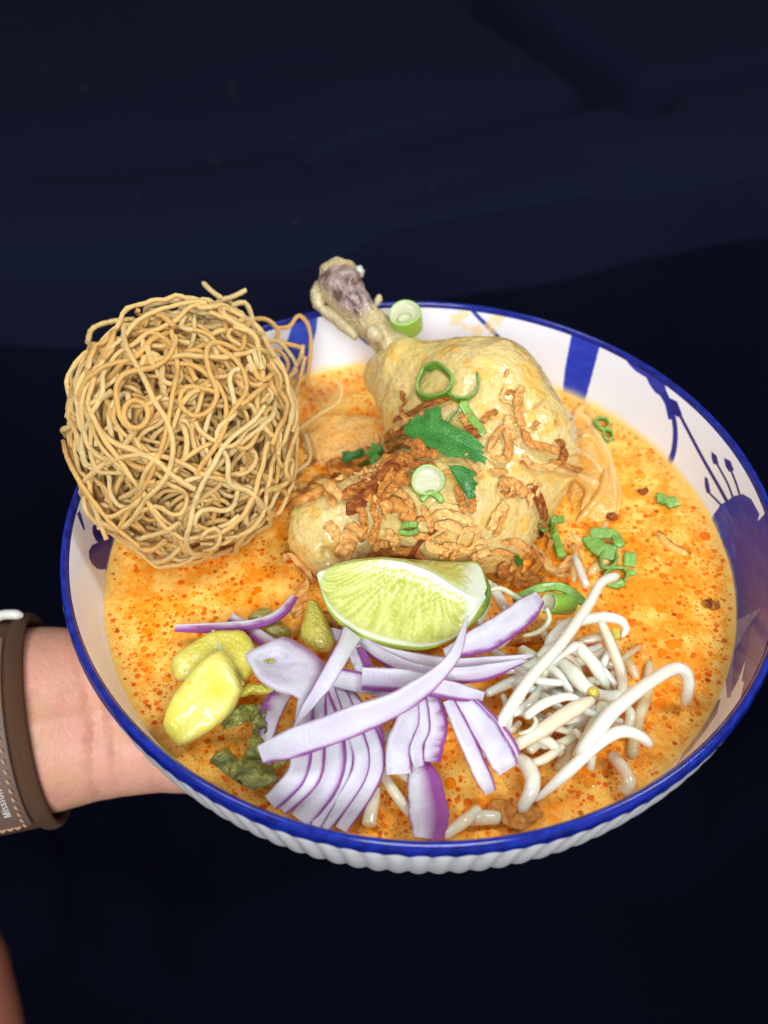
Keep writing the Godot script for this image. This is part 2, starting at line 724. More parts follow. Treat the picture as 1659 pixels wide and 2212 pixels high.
func bowl() -> void:
	var im := Image.create(2048, 256, false, Image.FORMAT_RGB8)
	im.fill(Color("ebf1fb"))
	var blue := Color("3146c4")
	var navy := Color("2a2c86")
	var z5 := V(1152.0, 685.7)
	paint(im, [V(430, 120), V(735, 270), V(700, 400), V(620, 700), V(520, 1060), V(430, 1060), V(310, 900), V(345, 560)], blue, z5, 0.1984)
	paint(im, [V(965, 395), V(1040, 510), V(1120, 590), V(1230, 655), V(1270, 740), V(1330, 820), V(1410, 870), V(1445, 800), V(1428, 700), V(1300, 570)], Color("3a42ae"), z5, 0.1984)
	paint(im, stroke([V(1400, 840), V(1440, 900), V(1470, 960), V(1490, 1040), V(1510, 1106)], 50, 75), Color("2c3aa0"), z5, 0.1984)
	var z3 := V(1042.2, 603.4)
	paint(im, stroke([V(1058, 650), V(1100, 760), V(1120, 880), V(1112, 990), V(1085, 1065), V(1040, 1115)], 22, 36), Color("27369c"), z3, 0.3717)
	paint(im, [V(1090, 690), V(1130, 710), V(1160, 785), V(1135, 802), V(1100, 770)], navy, z3, 0.3717)
	paint(im, stroke([V(1145, 785), V(1210, 910), V(1290, 1060), V(1370, 1200), V(1425, 1300)], 17, 20), navy, z3, 0.3717)
	paint(im, stroke([V(1355, 1060), V(1400, 1140), V(1430, 1200), V(1455, 1270)], 12, 12), navy, z3, 0.3717)
	paint(im, [V(1330, 1000), V(1360, 1025), V(1372, 1072), V(1342, 1074), V(1332, 1040)], navy, z3, 0.3717)
	paint(im, stroke([V(1440, 1100), V(1460, 1150), V(1475, 1190), V(1498, 1262)], 12, 12), navy, z3, 0.3717)
	paint(im, [V(1403, 1038), V(1440, 1055), V(1462, 1110), V(1432, 1118), V(1412, 1085)], navy, z3, 0.3717)
	paint(im, stroke([V(1305, 1230), V(1335, 1260), V(1365, 1290), V(1388, 1315)], 11, 12), navy, z3, 0.3717)
	paint(im, [V(1290, 1150), V(1308, 1155), V(1325, 1235), V(1302, 1244), V(1292, 1200)], navy, z3, 0.3717)
	var z8 := V(1426.2, 1042.2)
	paint(im, [V(440, 160), V(480, 140), V(530, 100), V(600, 85), V(660, 120), V(720, 230), V(705, 285), V(782, 205), V(880, 150), V(880, 1000), V(782, 1150), V(690, 1390), V(575, 1600), V(610, 1445), V(590, 1440), V(640, 1230), V(560, 1450), V(490, 1570), V(470, 1400), V(440, 1100), V(420, 800), V(320, 520), V(320, 380), V(390, 230)], Color("3238a4"), z8, 0.2975, 0.35)
	paint(im, [V(440, 170), V(470, 160), V(560, 340), V(540, 700), V(560, 1000), V(640, 1000), V(520, 1200), V(440, 1100), V(420, 800), V(320, 520), V(330, 380), V(390, 230)], Color("3f4eb4"), z8, 0.2975, 0.5)
	paint(im, [V(560, 1000), V(740, 905), V(640, 1040), V(540, 1220), V(510, 1560), V(480, 1560), V(480, 1200)], Color("7d80c0"), z8, 0.2975, 0.3)
	paint(im, [V(660, 1060), V(760, 900), V(800, 1000), V(782, 1150), V(690, 1380), V(590, 1560), V(612, 1450), V(590, 1440)], Color("565aa8"), z8, 0.2975, 0.3)
	paint(im, stroke([V(470, 230), V(500, 290), V(540, 340), V(580, 350)], 10, 6), Color("2a2a80"), z8, 0.2975)
	paint(im, stroke([V(560, 130), V(610, 240), V(650, 300), V(700, 380)], 6, 10), Color("4c4a9c"), z8, 0.2975)
	paint(im, [V(440, 1570), V(410, 1680), V(330, 1800), V(230, 1930), V(120, 2050), V(180, 1930), V(280, 1760), V(380, 1600)], Color("77739a"), z8, 0.2975, 0.3)
	var z2 := V(603.4, 548.5)
	paint(im, stroke([V(1020, 270), V(1080, 340), V(1150, 410), V(1260, 530)], 20, 24), Color("3450a4"), z2, 0.3968)
	paint(im, stroke([V(395, 415), V(440, 450), V(490, 490), V(560, 520)], 16, 20), Color("3450a4"), z2, 0.3968)
	for st in [[960, 360, 36], [1000, 330, 30], [1075, 420, 34], [1190, 350, 38], [1140, 390, 28], [1010, 400, 20], [1160, 420, 26], [470, 560, 10]]:
		var c := []
		for k in 10:
			c.append(V(st[0], st[1]) + Vector2.from_angle(TAU * k / 10.0) * st[2] * (1.0 + 0.3 * sin(k * 2.4 + st[0])))
		paint(im, c, Color("f6dc9c"), z2, 0.3968, 0.0, 0.35)
	var z6 := V(493.7, 630.8)
	paint(im, [V(1095, 380), V(1460, 330), V(1430, 640), V(1390, 780), V(1300, 1300), V(1150, 1500), V(700, 1500), V(880, 930), V(960, 800), V(1050, 500)], Color("4060d8"), z6, 0.1323)
	var z4 := V(109.7, 1042.2)
	paint(im, [V(635, 615), V(570, 680), V(640, 860), V(720, 1040), V(750, 1030), V(690, 800)], Color("26348e"), z4, 0.0992)
	paint(im, [V(1060, 740), V(960, 850), V(905, 1000), V(920, 1130), V(980, 1250), V(1030, 1310), V(900, 1370), V(830, 1500), V(840, 1650), V(900, 1780), V(1010, 1880), V(1130, 1900), V(1200, 1890), V(1250, 2200), V(1290, 2350), V(1400, 2350), V(1400, 1500), V(1500, 800)], Color("232384"), z4, 0.0992, 0.3)
	# thin yellow film the soup left on the wall just above its level
	for x in 2048:
		var a := (x / 2048.0 - 0.5) * TAU
		var wide := 12.0 + 9.0 * n3.get_noise_2d(x * 0.02, 3.0) + 13.0 * exp(-pow((a - 0.75) / 0.5, 2.0)) + 12.0 * exp(-pow((a + 0.35) / 0.3, 2.0))
		for y in range(80, 256):
			var t := smoothstep(160.0 - wide - 6.0, 160.0, y + 5.0 * n3.get_noise_2d(x * 0.25, y * 0.3))
			if t > 0.0:
				im.set_pixel(x, y, im.get_pixel(x, y).lerp(Color("f4dd98"), t * 0.85))
	var b := thing("soup_bowl", "white porcelain bowl with a blue rim, painted blue flowers inside and a fluted outside", "bowl", Vector3(0, -0.068, 0))
	var base := Vector3(0, 0.068, 0)
	var P := []
	var ys := [-0.0006, -0.004, -0.008, -0.012, -0.018, -0.025, -0.03, -0.034, -0.039, -0.043, -0.047, -0.051, -0.054, -0.056, -0.0562]
	for y in ys:
		var row := PackedVector3Array()
		for j in 257:
			var a := (j / 256.0 - 0.5) * TAU
			var r: float = rin(y) if y > -0.0561 else 0.0005
			row.append(base + Vector3(sin(a) * r, y, -cos(a) * r))
		P.append(row)
	var inner := grid(P, false, [], false, false, 1)
	var arr := inner.surface_get_arrays(0)
	var uv := PackedVector2Array()
	for i in ys.size():
		for j in 257:
			uv.append(Vector2(j / 256.0, clampf(-ys[i] / 0.04, 0.0, 1.0)))
	arr[Mesh.ARRAY_TEX_UV] = uv
	if arr[Mesh.ARRAY_NORMAL][257 * 4 + 10].dot(arr[Mesh.ARRAY_VERTEX][257 * 4 + 10] * Vector3(1, 0, 1)) > 0.0:
		var nr: PackedVector3Array = arr[Mesh.ARRAY_NORMAL]
		for i in nr.size():
			nr[i] = -nr[i]
		arr[Mesh.ARRAY_NORMAL] = nr
		var ix: PackedInt32Array = arr[Mesh.ARRAY_INDEX]
		for q in range(0, ix.size(), 3):
			var w := ix[q]
			ix[q] = ix[q + 1]
			ix[q + 1] = w
		arr[Mesh.ARRAY_INDEX] = ix
	inner = ArrayMesh.new()
	inner.add_surface_from_arrays(Mesh.PRIMITIVE_TRIANGLES, arr)
	var gm := mat("painted porcelain", Color.WHITE, 0.2, {"spec": 0.38})
	gm.albedo_texture = ImageTexture.create_from_image(im)
	gm.texture_repeat = false
	obj("inner_wall", inner, gm, b)
	var prof := [Vector2(0.1164, -0.0028), Vector2(0.1163, -0.006), Vector2(0.1154, -0.012), Vector2(0.1138, -0.019), Vector2(0.1117, -0.026), Vector2(0.1086, -0.033), Vector2(0.1045, -0.041), Vector2(0.096, -0.049), Vector2(0.083, -0.056), Vector2(0.066, -0.0605), Vector2(0.05, -0.0625), Vector2(0.001, -0.0627)]
	P = []
	for i in 45:
		var x := i / 44.0 * (prof.size() - 1)
		var q: Vector2 = spline(prof, 45)[i]
		var amp := 0.00085 * smoothstep(-0.003, -0.010, q.y) * smoothstep(0.05, 0.08, q.x)
		var row := PackedVector3Array()
		for j in 1024:
			var a := TAU * j / 1024.0
			var r := q.x + amp * (absf(sin(a * 62.0)) - 0.75)
			row.append(base + Vector3(sin(a) * r, q.y, cos(a) * r))
		P.append(row)
	var glaze := mat("white porcelain", Color(0.80, 0.80, 0.81), 0.16)
	obj("outer_wall", grid(P, true, [], false, false), glaze, b)
	P = []
	var rp := spline([Vector2(0.1136, -0.0016), Vector2(0.1138, -0.0004), Vector2(0.1143, 0.0009), Vector2(0.1151, 0.0014), Vector2(0.1160, 0.0008), Vector2(0.1165, -0.0008), Vector2(0.1167, -0.0030), Vector2(0.1160, -0.0046)], 20)
	var K := []
	for i in 20:
		var row := PackedVector3Array()
		var crow := PackedColorArray()
		for j in 720:
			var a := TAU * j / 720.0
			var q: Vector2 = rp[i]
			var low := smoothstep(12.0, 19.0, i)
			var y := q.y - low * 0.0012 * (0.5 - absf(sin(a * 62.0))) - low * 0.0007 * n3.get_noise_1d(a * 9.0) + smoothstep(5.0, 0.0, i) * 0.0009 * n3.get_noise_1d(a * 14.0 + 40.0)
			row.append(base + Vector3(sin(a) * q.x, y, cos(a) * q.x))
			var f := clampf(0.45 + 0.8 * n3.get_noise_2d(a * 22.0, i * 0.12), 0.0, 1.0)
			crow.append(Color(0.006, 0.011, 0.14).lerp(Color(0.012, 0.030, 0.36), f))
		P.append(row)
		K.append(crow)
	obj("rim", grid(P, true, K, false, false), mat("blue glaze", Color.WHITE, 0.14, {"vc": true}), b)
	P = []
	for q in [Vector2(0.055, -0.0612), Vector2(0.0545, -0.066), Vector2(0.0535, -0.068), Vector2(0.0505, -0.068), Vector2(0.0495, -0.066), Vector2(0.049, -0.0624)]:
		var row := PackedVector3Array()
		for j in 96:
			var a := TAU * j / 96.0
			row.append(base + Vector3(sin(a) * q.x, q.y, cos(a) * q.x))
		P.append(row)
	obj("foot_ring", grid(P, true, [], false, false), glaze, b)

# ---- soup
func soup() -> void:
	var S := 1024
	var na := FastNoiseLite.new()
	na.seed = 5
	na.frequency = 0.012
	na.fractal_octaves = 5
	var im := na.get_image(S, S)
	im.convert(Image.FORMAT_RGB8)
	var nb := FastNoiseLite.new()
	nb.seed = 9
	nb.frequency = 0.05
	nb.domain_warp_enabled = true
	var ib := nb.get_image(S, S)
	for y in S:
		for x in S:
			var p := Vector2(x, y) / S * 2.0 - Vector2.ONE
			var r := p.length()
			if r > 1.01:
				continue
			var a := im.get_pixel(x, y).r
			var b := ib.get_pixel(x, y).r
			var right := smoothstep(-0.3, 0.8, p.x)
			var t := clampf((a - 0.5) * 1.6 + 0.5 + (b - 0.5) * 1.1 + right * 0.22 - 0.06, 0.0, 1.0)
			var c := Color("ffcc68").lerp(Color("f49422"), t)
			c = c.lerp(Color("fbd77c"), 0.7 * smoothstep(0.94 + 0.07 * (b - 0.5), 1.0, r + (a - 0.5) * 0.14))
			im.set_pixel(x, y, c)
	for i in 36000:
		var big := rng.randf()
		var r := 0.65 + 1.3 * pow(big, 5.0) + 2.4 * pow(big, 22.0)
		var ang := rng.randf() * TAU
		var rad := sqrt(rng.randf()) * 0.985
		var c := Vector2(cos(ang), sin(ang)) * rad
		var clump := n3.get_noise_2d(c.x * 3.0, c.y * 3.0)
		if clump < -0.25 + 0.3 * rng.randf() and rng.randf() < 0.7:
			continue
		var q := (c + Vector2.ONE) * 0.5 * S
		var col := Color("ec7406").lerp(Color("dc4e00"), rng.randf())
		if rng.randf() < 0.13:
			col = Color("b4680c")
		if rng.randf() < 0.04:
			col = Color("a8300a")
		var al := 0.7 + 0.3 * rng.randf()
		for y in range(int(q.y - r) - 1, int(q.y + r) + 2):
			for x in range(int(q.x - r) - 1, int(q.x + r) + 2):
				if x < 0 or y < 0 or x >= S or y >= S:
					continue
				var k := clampf(r + 0.5 - Vector2(x + 0.5, y + 0.5).distance_to(q), 0.0, 1.0) * al
				if k > 0.0:
					im.set_pixel(x, y, im.get_pixel(x, y).lerp(col, k))
	var root := thing("curry_soup", "creamy orange curry soup dotted with red oil filling the bowl", "soup", Vector3(0, SOUP_H, 0))
	var P := []
	for i in 60:
		var r := SOUP_R * pow((i + 0.02) / 59.02, 0.8)
		var row := PackedVector3Array()
		for j in 160:
			var a := TAU * j / 160.0
			var q := Vector3(sin(a) * r, 0, cos(a) * r)
			q.y = 0.00025 * nz(q, 60.0) + 0.0007 * pow(smoothstep(0.965, 1.0, r / SOUP_R), 2.0)
			row.append(q)
		P.append(row)
	var m := grid(P, true, [], false, false, patch_sign(P, Vector3.UP))
	var arr := m.surface_get_arrays(0)
	var uv := PackedVector2Array()
	for q in arr[Mesh.ARRAY_VERTEX]:
		uv.append(Vector2(q.x, q.z) / SOUP_R * 0.5 + Vector2(0.5, 0.5))
	arr[Mesh.ARRAY_TEX_UV] = uv
	m = ArrayMesh.new()
	m.add_surface_from_arrays(Mesh.PRIMITIVE_TRIANGLES, arr)
	var sm := mat("soup", Color.WHITE, 0.16)
	sm.albedo_texture = ImageTexture.create_from_image(im)
	sm.heightmap_enabled = true
	sm.heightmap_texture = bump_tex("pore")
	sm.heightmap_scale = 0.012
	obj("broth", m, sm, root)
	for kind in 3:
		var mm := MultiMesh.new()
		mm.transform_format = MultiMesh.TRANSFORM_3D
		var s := SphereMesh.new()
		s.radius = 1.0
		s.height = 2.0
		s.radial_segments = 14
		s.rings = 8
		s.material = mat("oil %d" % kind, [lin("f98708"), lin("f37404"), lin("fca020")][kind], 0.07)
		mm.mesh = s
		var list := []
		while list.size() < 380:
			var a := rng.randf() * TAU
			var rad := sqrt(rng.randf()) * (SOUP_R - 0.003)
			var c := Vector3(sin(a) * rad, 0, cos(a) * rad)
			if n3.get_noise_2d(c.x * 25.0 + 7.0, c.z * 25.0) < -0.12:
				continue
			var r := 0.00025 + 0.0004 * rng.randf() + 0.0010 * pow(rng.randf(), 6.0)
			if c.x > 0.035 and rng.randf() < 0.35:
				r *= 1.7
			if c.z > 0.05 and rng.randf() < 0.2:
				r *= 1.6
			list.append(Transform3D(Basis.from_scale(Vector3(r * rng.randf_range(0.85, 1.2), r * 0.16, r)), c + Vector3(0, 0.00012, 0)))
		mm.instance_count = list.size()
		for i in list.size():
			mm.set_instance_transform(i, list[i])
		var o := MultiMeshInstance3D.new()
		o.name = "oil_droplets" if kind == 0 else "oil_droplets_%03d" % kind
		o.multimesh = mm
		o.set_meta("kind", "stuff")
		root.add_child(o, true)

# ---- chicken
func chicken() -> void:
	var root := thing("poached_chicken", "pale poached chicken leg, drumstick and thigh, its bare bone pointing up over the rim", "chicken leg", Vector3(at(980, 1000, -0.03)))
	var o := root.position
	var tone := func(p: Vector3, n: Vector3) -> Color:
		var c := Color(0.80, 0.60, 0.19).lerp(Color(0.75, 0.57, 0.25), clampf(0.5 + nz(p, 60.0), 0.0, 1.0))
		var q := px(p)
		c = c.lerp(Color(0.80, 0.48, 0.09), 0.9 * smoothstep(0.05, 0.45, nz(p + Vector3(1, 0, 0), 90.0)))
		c = c.lerp(Color(0.62, 0.27, 0.05), 0.9 * smoothstep(SOUP_H + 0.007, SOUP_H, p.y + 0.002 * nz(p, 200.0)))
		c = c.lerp(Color(0.50, 0.22, 0.05), 0.45 * smoothstep(0.40, 0.5, nz(p + Vector3(0, 3, 0), 330.0)))
		return c
	var f := func(p: Vector3) -> float: return chick_d(p)
	var m := nets(f, Vector3(-0.045, -0.032, -0.082), Vector3(0.066, 0.032, 0.028), 0.00125, tone)
	var skin := mat("chicken skin", Color.WHITE, 0.3, {"vc": true, "sss": 0.12, "coat": 0.6, "coat_rough": 0.10, "bump": "fibre", "scale": 34.0, "depth": 0.04})
	obj("meat", shifted(m, o), skin, root)
	var bp := spline([at(865, 765, 0.006), at(830, 728, 0.009), at(795, 692, 0.013), at(760, 655, 0.017), at(738, 622, 0.020), at(732, 597, 0.022), at(731, 585, 0.0225)], 40)
	var rad := func(s: float, a: float) -> float:
		var r := pick([0.0072, 0.0062, 0.0062, 0.0074, 0.0086, 0.0078, 0.0070], s)
		if s > 0.93:
			r *= sqrt(maxf(0.02, 1.0 - pow((s - 0.93) / 0.072, 2.0)))
		return r * (1.0 + 0.13 * n3.get_noise_2d(s * 6.0, a * 1.1) + 0.05 * n3.get_noise_2d(s * 30.0, a * 4.0))
	var bcol := func(s: float, a: float, up: float) -> Color:
		var cream := Color(0.66, 0.52, 0.27)
		var meat := Color(0.38, 0.27, 0.23).lerp(Color(0.13, 0.05, 0.04), smoothstep(-0.05, 0.3, n3.get_noise_2d(s * 7.0 + 3.0, a * 1.4)))
		meat = meat.lerp(Color(0.55, 0.46, 0.45), smoothstep(0.0, 0.4, n3.get_noise_2d(s * 8.0, a * 5.0 + 9.0)))
		var k := smoothstep(0.3, 0.42, s) * smoothstep(0.86, 0.76, s) * smoothstep(0.15, 0.5, up + 0.3 * n3.get_noise_2d(s * 14.0, a * 2.0))
		var c := cream.lerp(meat, k)
		return c.lerp(Color(0.66, 0.68, 0.58), smoothstep(0.9, 0.98, s + 0.05 * n3.get_noise_2d(s * 20.0, a * 2.0)))
	obj("bone", shifted(tube(bp, rad, 28, bcol), o), mat("bone", Color.WHITE, 0.38, {"vc": true, "sss": 0.1, "coat": 0.4, "bump": "fibre", "scale": 45.0, "depth": 0.14}), root)
	var fat := mat("cartilage", Color(0.66, 0.55, 0.32), 0.35, {"sss": 0.15, "coat": 0.4, "bump": "fibre", "scale": 60.0, "depth": 0.08})
	var white := mat("white cartilage", Color(0.70, 0.70, 0.62), 0.35, {"sss": 0.2, "coat": 0.4})
	for q in [[[768, 585, 0.022], [774, 590, 0.0225], [779, 596, 0.022], 0.0024, 1], [[775, 640, 0.018], [800, 668, 0.017], [816, 676, 0.0155], 0.0021, 0], [[812, 660, 0.017], [818, 645, 0.019], [814, 640, 0.0195], 0.0013, 0], [[690, 610, 0.019], [686, 640, 0.0175], [692, 668, 0.015], 0.0026, 0], [[692, 665, 0.0155], [730, 690, 0.012], [770, 730, 0.009], 0.0024, 0], [[800, 705, 0.0165], [808, 722, 0.015], [822, 735, 0.013], 0.0026, 0], [[762, 600, 0.021], [772, 625, 0.0195], [778, 650, 0.018], 0.0022, 0]]:
		var pts := spline([at(q[0][0], q[0][1], q[0][2]), at(q[1][0], q[1][1], q[1][2]), at(q[2][0], q[2][1], q[2][2])], 12)
		var rr: float = q[3]
		var sd := rng.randf() * 50.0
		obj("tendon", shifted(tube(pts, func(s: float, a: float) -> float: return rr * (0.55 + 0.6 * sin(s * PI)) * (1.0 + 0.3 * n3.get_noise_2d(s * 6.0 + sd, a)), 10), o), white if q[4] else fat, root)
	# curry-coated flesh lying half under the soup beside the nest
	var mf := func(p: Vector3) -> float:
		return caps(p * Vector3(1, 2.2, 1), mound.slice(0, 2), 0.01) / 2.2 + 0.0007 * nz(p, 150.0) + 0.0003 * nz(p, 500.0)
	var mt := func(p: Vector3, n: Vector3) -> Color:
		var c := Color(0.80, 0.40, 0.08).lerp(Color(0.82, 0.50, 0.16), clampf(0.5 + nz(p, 90.0), 0.0, 1.0))
		return c.lerp(Color(0.80, 0.24, 0.012), smoothstep(0.25, 0.45, nz(p, 380.0)) * 0.8)
	var mm := nets(mf, Vector3(-0.052, -0.036, -0.066), Vector3(0.012, -0.008, -0.004), 0.0012, mt)
	one("chicken_piece", mm, mat("coated skin", Color.WHITE, 0.22, {"vc": true, "sss": 0.08, "coat": 0.6, "coat_rough": 0.1, "bump": "fibre", "scale": 40.0, "depth": 0.06}), "tan curry-coated piece half sunk in the soup between noodle nest and chicken leg", "chicken piece")

func shifted(m: ArrayMesh, by: Vector3) -> ArrayMesh:
	var a := m.surface_get_arrays(0)
	var v: PackedVector3Array = a[Mesh.ARRAY_VERTEX]
	for i in v.size():
		v[i] -= by
	a[Mesh.ARRAY_VERTEX] = v
	var r := ArrayMesh.new()
	r.add_surface_from_arrays(Mesh.PRIMITIVE_TRIANGLES, a)
	return r

func soft_noodles() -> void:
	var root := thing("soaked_egg_noodles", "soft egg noodles coated in orange curry, heaped right of the chicken leg", "noodles", at(1265, 1020, SOUP_H))
	var o := root.position
	var f := func(p: Vector3) -> float:
		return caps(p * Vector3(1, 2.2, 1), mound.slice(2), 0.01) / 2.2 + 0.0007 * nz(p, 200.0)
	var t := func(p: Vector3, n: Vector3) -> Color:
		return Color(0.88, 0.40, 0.05).lerp(Color(0.86, 0.52, 0.15), clampf(0.5 + 1.2 * nz(p, 160.0), 0.0, 1.0))
	var m := nets(f, Vector3(0.03, -0.04, -0.066), Vector3(0.085, -0.012, 0.01), 0.0012, t)
	obj("heap", shifted(m, o), mat("coated heap", Color.WHITE, 0.22, {"vc": true, "sss": 0.1, "coat": 0.5, "bump": "fibre", "scale": 40.0, "depth": 0.06}), root)
	var ms := [mat("soft noodle", Color(0.82, 0.44, 0.10), 0.25, {"sss": 0.15, "coat": 0.5}), mat("soft noodle pale", Color(0.84, 0.52, 0.19), 0.25, {"sss": 0.15, "coat": 0.5})]
	var L := [
		[V(1235, 905), V(1262, 880), V(1285, 915), V(1300, 960)], [V(1225, 930), V(1250, 895), V(1290, 940), V(1318, 1000), V(1330, 1080)],
		[V(1240, 960), V(1270, 940), V(1305, 985), V(1335, 1050), V(1335, 1110)], [V(1195, 1010), V(1230, 1020), V(1265, 1035), V(1295, 1045)],
		[V(1210, 1060), V(1235, 1030), V(1270, 1060), V(1255, 1100)], [V(1215, 985), V(1245, 975), V(1275, 990), V(1300, 1020)],
		[V(1245, 1130), V(1275, 1095), V(1300, 1060), V(1310, 1010)], [V(1230, 1150), V(1260, 1170), V(1290, 1160), V(1315, 1120)],
		[V(1420, 1150), V(1440, 1175), V(1465, 1190), V(1490, 1200)], [V(1200, 1170), V(1215, 1200), V(1235, 1225), V(1240, 1260)],
		[V(1180, 1190), V(1170, 1215), V(1200, 1240), V(1230, 1240)], [V(1340, 1170), V(1320, 1200), V(1290, 1225), V(1270, 1240)],
	]
	for k in L.size():
		var pts := []
		for q in spline(L[k], 26):
			pts.append(on(q.x, q.y, -0.0003))
		var w := rng.randf_range(0.0013, 0.0021)
		obj("noodle", shifted(tube(pts, func(s: float, a: float) -> float: return w * (0.25 + 0.75 * minf(1.0, 6.0 * minf(s, 1.0 - s))) * (1.0 + 0.12 * n3.get_noise_1d(s * 9.0 + k)), 8), o), ms[k % 2], root)

# ---- crispy nest
func nest() -> void:
	var C := at(402, 935, 0.012)
	var root := thing("crispy_noodle_nest", "tangled golden ball of deep-fried egg noodles leaning on the bowl's left rim", "fried noodles", C)
	var ms := []
	for c in [Color(0.93, 0.60, 0.21), Color(0.96, 0.71, 0.31), Color(0.87, 0.51, 0.15), Color(0.95, 0.65, 0.25)]:
		ms.append(mat("fried noodle %d" % ms.size(), c, 0.55, {"spec": 0.5, "bump": "fibre", "scale": 160.0, "depth": 0.06}))
	var bas := Basis(RIGHT, UPV, BACK)
	var ax := Vector3(0.0372, 0.0432, 0.036)
	for i in 298:
		var core := i < 80
		var rho := rng.randf_range(0.35, 0.72) if core else rng.randf_range(0.74, 1.06)
		var d := Vector3(rng.randfn(), rng.randfn(), rng.randfn()).normalized()
		if d.z < -0.1 and rng.randf() < 0.6:
			d.z = -d.z
		var tan := d.cross(Vector3(rng.randfn(), rng.randfn(), rng.randfn())).normalized()
		var wide := rng.randf() < 0.34
		var n := rng.randi_range(26, 60) if wide else rng.randi_range(22, 56)
		var sd := rng.randf() * 500.0
		var tight := rng.randf_range(0.05, 0.14) if wide else (rng.randf_range(0.2, 0.5) if rng.randf() < 0.5 else rng.randf_range(0.5, 0.95))
		var pts := []
		var bias := rng.randf_range(-0.06, 0.06)
		for k in n:
			var rr := rho + 0.12 * n3.get_noise_2d(k * 0.06, sd)
			rr = minf(rr, 1.03 if i % 8 else 1.13)
			rr *= 1.0 + 0.07 * n3.get_noise_3d(d.x * 1.6 + 9.0, d.y * 1.6, d.z * 1.6)
			var q := d * rr * ax
			var w := bas * q
			# flattened where it stands in the soup
			if (C + w).y < SOUP_H + 0.001:
				w.y = SOUP_H + 0.001 - C.y
			pts.append(w)
			var turn := tight * 2.2 * n3.get_noise_2d(k * 0.09 + 77.0, sd) + bias
			var side := d.cross(tan).normalized()
			tan = (tan + side * turn).normalized()
			d = (d + tan * 0.05).normalized()
			tan = (tan - d * tan.dot(d)).normalized()
		strand(root, pts, ms[rng.randi() % 4], sd)
	inside(root, C, bas, ax, ms[0])
	# loose ends and loops that stand away from the ball
	for L in [
		[[440, 612, 0.03], [456, 628, 0.03], [478, 644, 0.028], [500, 655, 0.024], [520, 690, 0.018]], [[530, 627, 0.028], [505, 640, 0.028], [475, 650, 0.027], [455, 670, 0.025], [440, 700, 0.02]],
		[[410, 645, 0.028], [430, 655, 0.028], [450, 690, 0.026], [490, 700, 0.02]], [[500, 660, 0.026], [530, 655, 0.025], [545, 690, 0.02], [540, 720, 0.018]],
		[[540, 690, 0.016], [575, 690, 0.014], [600, 712, 0.010], [600, 735, 0.006], [640, 748, 0.002], [655, 752, 0.0]], [[600, 708, 0.010], [625, 705, 0.008], [645, 682, 0.010], [665, 700, 0.008], [672, 740, 0.002], [668, 790, -0.006], [662, 835, -0.014]],
		[[520, 760, 0.012], [560, 742, 0.010], [600, 738, 0.006], [630, 770, 0.0], [640, 790, -0.004]], [[655, 745, 0.002], [650, 770, -0.002], [635, 800, -0.008], [615, 840, -0.012]],
		[[560, 790, 0.010], [575, 760, 0.009], [605, 760, 0.006], [622, 790, 0.001], [600, 830, -0.006]], [[660, 770, -0.002], [650, 810, -0.008], [640, 850, -0.014], [630, 880, -0.018]],
		[[570, 970, -0.006], [640, 930, -0.008], [690, 895, -0.010], [730, 870, -0.009], [738, 840, -0.006], [725, 825, -0.004]], [[540, 900, 0.004], [590, 860, 0.0], [620, 820, -0.004], [640, 800, -0.008]],
		[[590, 900, -0.004], [620, 880, -0.010], [640, 840, -0.012], [645, 810, -0.012]], [[590, 1060, -0.008], [640, 1020, -0.012], [670, 990, -0.014], [660, 940, -0.014]],
		[[230, 1165, 0.0], [200, 1090, 0.006], [182, 1075, 0.010], [190, 1110, 0.006], [235, 1150, -0.004]], [[150, 830, 0.022], [155, 800, 0.024], [185, 775, 0.026], [220, 770, 0.028]],
		[[190, 740, 0.026], [200, 710, 0.026], [240, 695, 0.028], [290, 690, 0.030]], [[222, 1130, -0.004], [214, 1140, -0.003], [240, 1120, -0.002], [280, 1125, 0.0]],
		[[138, 960, 0.020], [150, 1000, 0.020], [185, 1060, 0.016], [240, 1130, 0.008], [300, 1180, 0.0]], [[165, 1010, 0.014], [150, 950, 0.018], [155, 880, 0.022], [185, 800, 0.024]],
	]:
		var pts := []
		for q in L:
			pts.append(at(q[0], q[1], q[2]) - C)
		strand(root, spline(pts, 34), ms[rng.randi() % 4], rng.randf() * 400.0)

func inside(root: Node3D, C: Vector3, bas: Basis, ax: Vector3, m: Material) -> void:
	var st := SurfaceTool.new()
	st.begin(Mesh.PRIMITIVE_TRIANGLES)
	for i in 230:
		var rho := rng.randf_range(0.3, 0.86)
		var d := Vector3(rng.randfn(), rng.randfn(), rng.randfn()).normalized()
		var tan := d.cross(Vector3(rng.randfn(), rng.randfn(), rng.randfn())).normalized()
		var sd := rng.randf() * 500.0
		var pts := []
		for k in 36:
			var w := bas * (d * (rho + 0.1 * n3.get_noise_2d(k * 0.06, sd)) * ax)
			if (C + w).y < SOUP_H + 0.001:
				w.y = SOUP_H + 0.001 - C.y
			pts.append(w)
			var side := d.cross(tan).normalized()
			tan = (tan + side * n3.get_noise_2d(k * 0.1 + 7.0, sd)).normalized()
			d = (d + tan * 0.06).normalized()
			tan = (tan - d * tan.dot(d)).normalized()
		st.append_from(tube(pts, func(s: float, a: float) -> float: return 0.0008, 5), 0, Transform3D.IDENTITY)
	var o := obj("inner_strands", st.commit(), m, root)
	o.set_meta("kind", "stuff")

func strand(root: Node3D, pts: Array, m: Material, sd: float) -> void:
	var w := rng.randf_range(0.00072, 0.00098)
	if pts.size() > 30:
		pass
	obj("noodle_strand", tube(pts, func(s: float, a: float) -> float: return w * (1.0 + 0.26 * n3.get_noise_1d(s * 55.0 + sd) + 0.16 * n3.get_noise_2d(s * 90.0 + sd, a)), 7), m, root)

